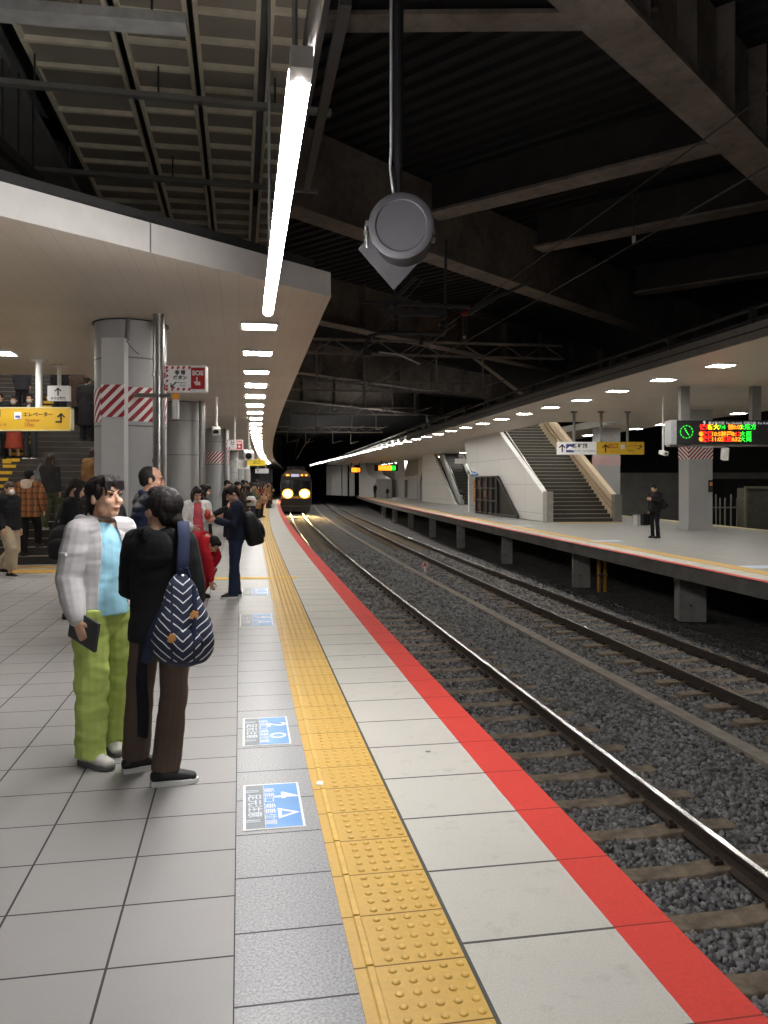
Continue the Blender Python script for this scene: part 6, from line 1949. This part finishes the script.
# ---- long haired woman in white coat and pink sweater
PINK = cloth('coral_pink_knit', (196, 84, 96))
lp = V(((197 - 384) / FPX * 12.6, 12.6, 0))
person('long haired woman in pale coat over a pink sweater, looking down at her hands', lp, (.35, -.93), 1.58,
    pose=dict(RE=(.22, .03, 1.10), RW=(.10, .24, 1.02), LE=(-.20, .05, 1.12), LW=(-.16, .26, 1.22)),
    top=(WHITEC, dict(margin=.035, hem=.28, open=.10, inner=PINK, inner_hem=.05, name='coat')), bottom=(CHAR, {}), shoes=(SHOEBLK, SOLEBLK), hair=('long', HAIR), vox=.011, hd=(.2, -.5, 0), seed=6, extra=dict(eyes=1))
p2_ = V(((204 - 384) / FPX * 14.2, 14.2, 0))
person('person in black with a raised bare hand, close behind the long haired woman', p2_, (.9, .3), 1.62,
    pose=dict(RE=(.20, .12, 1.12), RW=(.20, .40, 1.26), LW=(-.10, .22, 1.10)), top=(BLACKC, dict(margin=.035, hem=.2, name='coat')), bottom=(BLACKC, {}), shoes=(SHOEBLK, SOLEBLK), hair=('bob', HAIR), vox=.012, hd=(-.2, -.3, 0), seed=12)

# ---- balding man in navy quilted jacket with backpack
QUILT = newmat('navy_quilted_nylon', (30, 40, 60), .45)
t = NT(QUILT); s = t.n('SeparateXYZ'); t.l(t.obj(), s.inputs[0]); wv = t.m('SINE', t.m('MULTIPLY', s.outputs[2], 95.0)); t.bump(wv, .12, .01)
t.l(t.mix(t.ramp(t.noise(7, t.obj(), 3), .3, .7), lin((22, 30, 48)), lin((42, 54, 78))), t.b.inputs['Base Color'])
np_ = V(((150 - 384) / FPX * 7.4, 7.4, 0))
nav = person('tall balding man in navy quilted jacket standing behind the woman, facing away along the platform', np_, (.82, .57), 1.79,
    pose=dict(RE=(.20, .02, 1.12), RW=(.14, .22, 1.06), LE=(-.20, .02, 1.12), LW=(-.10, .24, 1.08)), top=(QUILT, dict(margin=.045, hem=.10, collar=1)), bottom=(CHAR, {}), shoes=(SHOEBLK, SOLEBLK), hair=('balding', HAIR), skin=SKIN2, vox=.010, hd=(-.35, -.12, 0), seed=14, extra=dict(eyes=1))
fw = V((.82, .57, 0)).normalized()
bag('backpack', 'black backpack on the back of the balding man in navy', 'backpack', np_ - fw * .30 + V((-.03, 0, 1.22)), nav.rotation_euler.z, (.34, .24, .52), BAGBLK)

# ---- person in black suit looking down, with a shoulder bag
kp = V(((72 - 384) / FPX * 9.7, 9.7, 0))
person('short haired person in black jacket looking down, before the stairs behind the man in grey', kp, (.80, .25), 1.70,
    pose=dict(RE=(.19, .06, 1.10), RW=(.10, .27, 1.10), LE=(-.19, .06, 1.10), LW=(-.08, .25, 1.08), head=(0, .05, 1.56)), top=(BLACKC, dict(margin=.034, hem=.08, collar=1)), bottom=(BLACKC, {}), shoes=(SHOEBLK, SOLEBLK), hair=('bob', HAIR), vox=.011, hd=(.1, -.45, 0), seed=15, extra=dict(eyes=1))
bag('shoulder_bag', 'black round shoulder bag at the side of the short haired person in black', 'bag', kp + V((.02, -.28, .93)), R(-10), (.42, .2, .40), BAGBLK, [[(-.16, 0, .14), (-.05, .1, .50), (.10, .12, .52)]])
mb = MB(); mb.ell((0, 0, 0), (.025, .012, .025)); o = mb.build('bag_charm', SOLEWHT, smooth=True); o.location = kp + V((.10, -.40, .97)); tag(o, 'small white charm on the black shoulder bag', 'charm')

# ---- walker in plaid jacket at the foot of the stairs
PLAID = newmat('brown_plaid_wool', (112, 74, 44), .9)
t = NT(PLAID); s = t.n('SeparateXYZ'); t.l(t.obj(), s.inputs[0])
jx = t.joint(s.outputs[0], .11, .02, .035); jz = t.joint(s.outputs[2], .125, .03, .04); jt = t.joint(s.outputs[0], .11, .065, .012)
c = t.mix(t.m('MULTIPLY', jx, .6), lin((134, 86, 50)), lin((62, 42, 34))); c = t.mix(t.m('MULTIPLY', jz, .6), c, lin((58, 38, 32))); c = t.mix(t.m('MULTIPLY', jt, .5), c, lin((190, 130, 70)))
t.l(c, t.b.inputs['Base Color'])
def on_stairs(px, step, label, face, H, **kw):
    """someone standing on the given step, seen at photograph column px"""
    z = RISE * step
    # plan position: on the step's tread, column px
    y = TREAD * (step - .45)
    # STX + offset: solve along the tread line
    A = S0 + SD * y
    r = -SRt
    u = (px - 384) / FPX
    w = (u * A.y - A.x) / (r.x - u * r.y)
    p = A + r * w; p.z = z
    if step == 0: pass
    return person(label, p, face, H, **kw), p
STEP = dict(RK=(.09, .20, .60), RA=(.095, .20, .25), LK=(-.09, .03, .50), LA=(-.095, -.10, .09))
pl, pp = on_stairs(29, 1, 'person in brown plaid jacket with pale hood starting up the stairs', (.05, 1), 1.76, pose=dict(RK=(.09, .18, .58), RA=(.095, .20, .25), LA=(-.095, -.02, .09), RE=(.27, -.02, 1.14), RW=(.27, .05, .92)),
    top=(PLAID, dict(margin=.055, hem=.16, sleeve=.02)), bottom=(BLACKC, {}), shoes=(SHOEBLK, SOLEBLK), hair=('short', HAIR), vox=.011, seed=21)
mb = MB(); mb.ell((0, -.11, 1.40), (.12, .07, .11)); mb.tube([(-.11, .02, 1.45), (-.10, -.07, 1.46), (0, -.10, 1.47), (.10, -.07, 1.46), (.11, .02, 1.45)], .04, 8); me = remeshed(mb, .011, 2); me.transform(Matrix.Scale(1.76 / 1.7, 4)); mesh_obj('hood', me, cloth('beige_hood', (196, 176, 158)), pl, True)
# masked person by the stairs
ms = G(9, 577)
person('person in black jacket, white face mask and wide beige trousers, walking past the stairs', ms, (.90, -.35), 1.66, pose=dict(WALK, RW=(.24, .10, .88)),
    top=(BLACKC, dict(margin=.045, hem=.10)), bottom=(BEIGE, dict(r=(.115, .115, .115), hem=.16)), shoes=(SHOEBLK, SOLEWHT), hair=('low_fringe', HAIRBR), vox=.011, seed=22, hd=(-.2, 0, 0), extra=dict(mask=1, eyes=1))
lw, p_ = on_stairs(50, 4, 'long haired person in dark grey jacket and olive trousers climbing the stairs', (.10, 1), 1.62, pose=STEP, top=(CHAR, dict(margin=.04, hem=.08)), bottom=(OLIVE, dict(r=(.11, .10, .085))), shoes=(SHOEWHT, SOLEWHT), hair=('long', HAIRBR), vox=.012, seed=23)
bag('shoulder_bag', 'grey shoulder bag of the long haired person climbing the stairs', 'bag', p_ + V((-.26, -.05, 1.10)), R(30), (.24, .16, .34), GREYC, [[(0, 0, .15), (.08, 0, .32)]])
on_stairs(93, 5, 'person in tan coat on the stairs, half hidden by the striped column', (0, 1), 1.60, pose=STEP, top=(CAMEL, dict(margin=.05, hem=.2, name='coat')), bottom=(BLACKC, {}), shoes=(SHOEBLK, SOLEBLK), hair=('short', HAIRBR), vox=.012, seed=24)
RUST = cloth('rust_skirt', (150, 64, 48))
on_stairs(14, 14, 'person in rust red skirt coming down the stairs behind the yellow sign', (0.1, -1), 1.58, pose=PHONE, top=(BLACKC, dict(margin=.04, hem=.1)), bottom=(RUST, dict(skirt=.28, name='skirt')), shoes=(SHOEBLK, SOLEBLK), hair=('low_fringe', HAIR), vox=.013, seed=25, extra=dict(mask=1))
on_stairs(30, 14, 'person in grey trousers and white scarf coming down behind the yellow sign', (0, -1), 1.62, top=(CHAR, dict(margin=.04, hem=.08, open=.07, inner=WHITEC)), bottom=(CHAR, {}), shoes=(SHOEBLK, SOLEWHT), hair=('short', HAIR), vox=.013, seed=26, extra=dict(mask=1))
on_stairs(0, 14, 'person in dark teal coat coming down the stairs, cut by the picture edge', (0, -1), 1.64, top=(cloth('dark_teal', (34, 48, 50)), dict(margin=.045, hem=.3, name='coat')), bottom=(BLACKC, {}), shoes=(SHOEBLK, SOLEBLK), hair=('short', HAIR), vox=.014, seed=27)
on_stairs(87, 17, 'person in long black coat near the top of the stairs beside the column', (0, 1), 1.74, top=(BLACKC, dict(margin=.05, hem=.52, flare=.03, name='coat')), bottom=(BLACKC, {}), shoes=(SHOEBLK, SOLEBLK), hair=('short', HAIR), vox=.013, seed=28)
on_stairs(79, 20, 'brown haired person in dark coat near the top of the stairs', (0, 1), 1.66, top=(DKBROWN, dict(margin=.05, hem=.4, name='coat')), bottom=(BLACKC, {}), shoes=(SHOEBLK, SOLEBLK), hair=('long', HAIRBR), vox=.014, seed=29)
on_stairs(60, 21, 'person in black seen from behind above the white arrow sign', (0, 1), 1.70, top=(BLACKC, dict(margin=.05, hem=.3, name='coat')), bottom=(BLACKC, {}), shoes=(SHOEBLK, SOLEBLK), hair=('short', HAIR), vox=.014, seed=30)
on_stairs(22, 22, 'hooded person high on the stairs above the yellow sign', (0, 1), 1.66, top=(CHAR, dict(margin=.05, hem=.2, hood=1.0)), bottom=(BLACKC, {}), shoes=(SHOEBLK, SOLEBLK), hair=('cap', BEIGE), vox=.014, seed=31)

# ---- man in black on the opposite platform
fp = G(655, 538)
fm = person('man in black suit with a briefcase standing alone on the opposite platform', fp, (-.75, -.45), 1.62, pose=dict(RE=(.20, -.02, 1.11), RW=(.21, .03, .86), LE=(-.19, .03, 1.11), LW=(-.09, .26, 1.2), head=(0, .05, 1.56)),
    top=(BLACKC, dict(margin=.036, hem=.12)), bottom=(BLACKC, dict(r=(.088, .068, .06))), shoes=(SHOEBLK, SOLEBLK), hair=('short', HAIR), vox=.012, hd=(0, -.4, 0), seed=40)
t_ = thing('briefcase', 'black briefcase in the hand of the man on the opposite platform', 'briefcase', fp + (Matrix.Rotation(fm.rotation_euler.z, 3, 'Z') @ V((.22, .10, .55))), fm.rotation_euler.z + PI / 2)
mb = MB(); mb.box((0, 0, 0), (.44, .13, .34)); mb.build('case', BAGBLK, t_, bevel=.02)
mb = MB(); mb.tube([(-.08, 0, .17), (-.07, 0, .23), (.07, 0, .23), (.08, 0, .17)], .014, 8); mb.build('handle', SHOEBLK, t_)
bag('shoulder_bag', 'black shoulder bag on the back of the man on the opposite platform', 'bag', fp + V((.27, .05, 1.02)), R(60), (.44, .24, .32), BAGBLK)
# two far figures
pz = W(375, 497, 95); pz.z = 0
person('person in dark clothes far along the opposite platform near its edge', pz, (-.5, -.8), 1.66, top=(BLACKC, dict(margin=.04, hem=.15)), bottom=(BLACKC, {}), shoes=(SHOEBLK, SOLEBLK), hair=('short', HAIR), vox=.02, seed=41)
pz = W(387.5, 498, 88); pz.z = 0
person('small person in brown and grey far along the opposite platform', pz, (-.3, -.9), 1.25, top=(DKBROWN, dict(margin=.04, hem=.1)), bottom=(GREYC, {}), shoes=(SHOEBLK, SOLEBLK), hair=('short', HAIR), vox=.02, seed=42)
for px, Y, c, lab in ((425, 83, CAMEL, 'person in tan clothes in the archway of the opposite platform'), (429, 81, GREYC, 'person in grey clothes in the archway of the opposite platform')):
    pz = W(px, 484, Y); pz.z = 0
    person(lab, pz, (-.2, -1), 1.6, top=(c, dict(margin=.04, hem=.15)), bottom=(BLACKC, {}), shoes=(SHOEWHT, SOLEWHT), hair=('short', HAIR), vox=.02, seed=43)

# ---- the waiting crowd: a few kinds, copied
SHORTP = dict(PHONE)
kinds = [
    dict(H=1.70, hair=('short', HAIR), pose=None, top=dict(margin=.04, hem=.22, name='coat'), bottom={}),
    dict(H=1.58, hair=('long', HAIR), pose=PHONE, top=dict(margin=.04, hem=.30, name='coat'), bottom={}),
    dict(H=1.66, hair=('low_fringe', HAIR), pose=PHONE, top=dict(margin=.045, hem=.10, name='coat', hood=.9), bottom={}),
    dict(H=1.62, hair=('bob', HAIR), pose=dict(LE=(-.19, .03, 1.11), LW=(-.08, .25, 1.10)), top=dict(margin=.045, hem=.34, flare=.03, name='coat'), bottom=dict(r=(.09, .07, .06))),
    dict(H=1.74, hair=('cap', BLACKC), pose=None, top=dict(margin=.04, hem=.10, name='coat'), bottom=dict(r=(.105, .09, .08))),
]
hair_word = ['short black hair', 'long dark hair', 'hooded fringe', 'bobbed hair', 'dark cap']
coats = [('black', BLACKC), ('dark brown', DKBROWN), ('navy', NAVY), ('charcoal', CHAR), ('beige', BEIGE), ('olive', OLIVE), ('pale', WHITEC), ('dark red', DKRED), ('camel', CAMEL), ('grey', GREYC)]
trs = [('black', BLACKC), ('dark blue', DENIM), ('grey', GREYC), ('brown', DKBROWN)]
protos = [None] * 5
used = set()
spots = [(227, 24.5, 4, 0, 0, (.9, .3)), (237, 25.2, 0, 1, 0, (.9, .3)), (243, 26.8, 1, 1, 0, (.9, .2)), (234, 27.5, 3, 0, 0, (.8, -.3)), (249, 28.6, 3, 3, 0, (.95, -.1)), (241, 30.0, 0, 3, 2, (.9, -.2)), (253, 31.2, 2, 5, 1, (.95, .2)), (247, 32.6, 1, 0, 0, (.9, -.4)), (257, 34.4, 3, 8, 0, (.95, .1)), (252, 36.0, 0, 0, 1, (.9, .2)), (262, 39.0, 1, 7, 3, (.95, .1))]
rs = random.Random(4)
Yc = 36.8
while Yc < 76 and len(spots) < 90:
    s = S_of_Y(Yc)
    for o_ in ((-.85,) if Yc > 52 else ()) + (-1.40, -2.02, -2.62):
        if o_ < -2.5 and min(abs(Yc - 32), abs(Yc - 43), abs(Yc - 54), abs(Yc - 65)) < 1.4: continue
        if rs.random() < .88:
            oo = o_ + rs.uniform(-.06, .06)
            p = T(s + rs.uniform(-.22, .22), oo)
            spots.append((384 + FPX * p.x / p.y, p.y, rs.randrange(5), rs.choice((0, 0, 1, 1, 2, 3, 3, 4, 5, 6, 7, 8, 9)), rs.randrange(4), (rs.uniform(.3, 1), rs.uniform(-.9, .7))))
    Yc += 1.35
for px, Y, kd, ci, ti, face in spots:
    while (kd, ci, ti) in used:
        ti = (ti + 1) % 4
        if ti == 0: ci = (ci + 1) % 10
        if (kd, ci, ti) in used and ci == 0 and ti == 0: kd = (kd + 1) % 5
    used.add((kd, ci, ti))
    where = 'early in queue' if Y < 33 else ('midway in queue' if Y < 50 else 'far down queue')
    lab = 'person with %s, %s coat, %s trousers, %s' % (hair_word[kd], coats[ci][0], trs[ti][0], where)
    loc = V(((px - 384) / FPX * Y, Y, 0))
    if protos[kd] is None:
        q = kinds[kd]
        p = person(lab, loc, face, q['H'], pose=q['pose'], top=(coats[ci][1], q['top']), bottom=(trs[ti][1], q['bottom']), shoes=(SHOEBLK, SOLEBLK), hair=q['hair'], vox=.014, seed=50 + kd, hd=(0, -.25, 0), group='people queueing along the platform')
        protos[kd] = p
        recolour(p, {'coat': coats[ci][1], 'trousers': trs[ti][1]})
    else:
        p = dup(protos[kd], loc, math.atan2(-face[0], face[1]), lab)
        g = rs.uniform(.95, 1.05); p.scale = (g, g, g)
        recolour(p, {'coat': coats[ci][1], 'trousers': trs[ti][1]})
bag('tote_bag', 'pale beige bag on the arm of a person at the near end of the queue', 'bag', W(262.5, 499, 38.4), R(20), (.52, .34, .42), cloth('bag_beige', (190, 150, 122)), [[(-.12, 0, .16), (0, 0, .45), (.12, 0, .16)]])
bag('shoulder_bag', 'white bag carried by a person at the near end of the queue', 'bag', W(251, 501, 28.0), R(-10), (.40, .24, .34), WHITEC)

# loose pieces of one part become parts of their own
for o in list(bpy.data.objects):
    if o.type == 'MESH' and o.parent is not None and o.name.split('.')[0] in ('hanger_rod', 'hanger_post', 'clamp', 'bracket', 'anchor_bolt', 'camera_body', 'windscreen', 'riser', 'strap', 'rail_bar', 'pipe_clamp', 'insulator', 'ceiling_collar', 'conduit', 'drop_arm', 'clock_dial_pattern'):
        if o.parent.name.startswith('staircase'): continue
        split_loose(o)
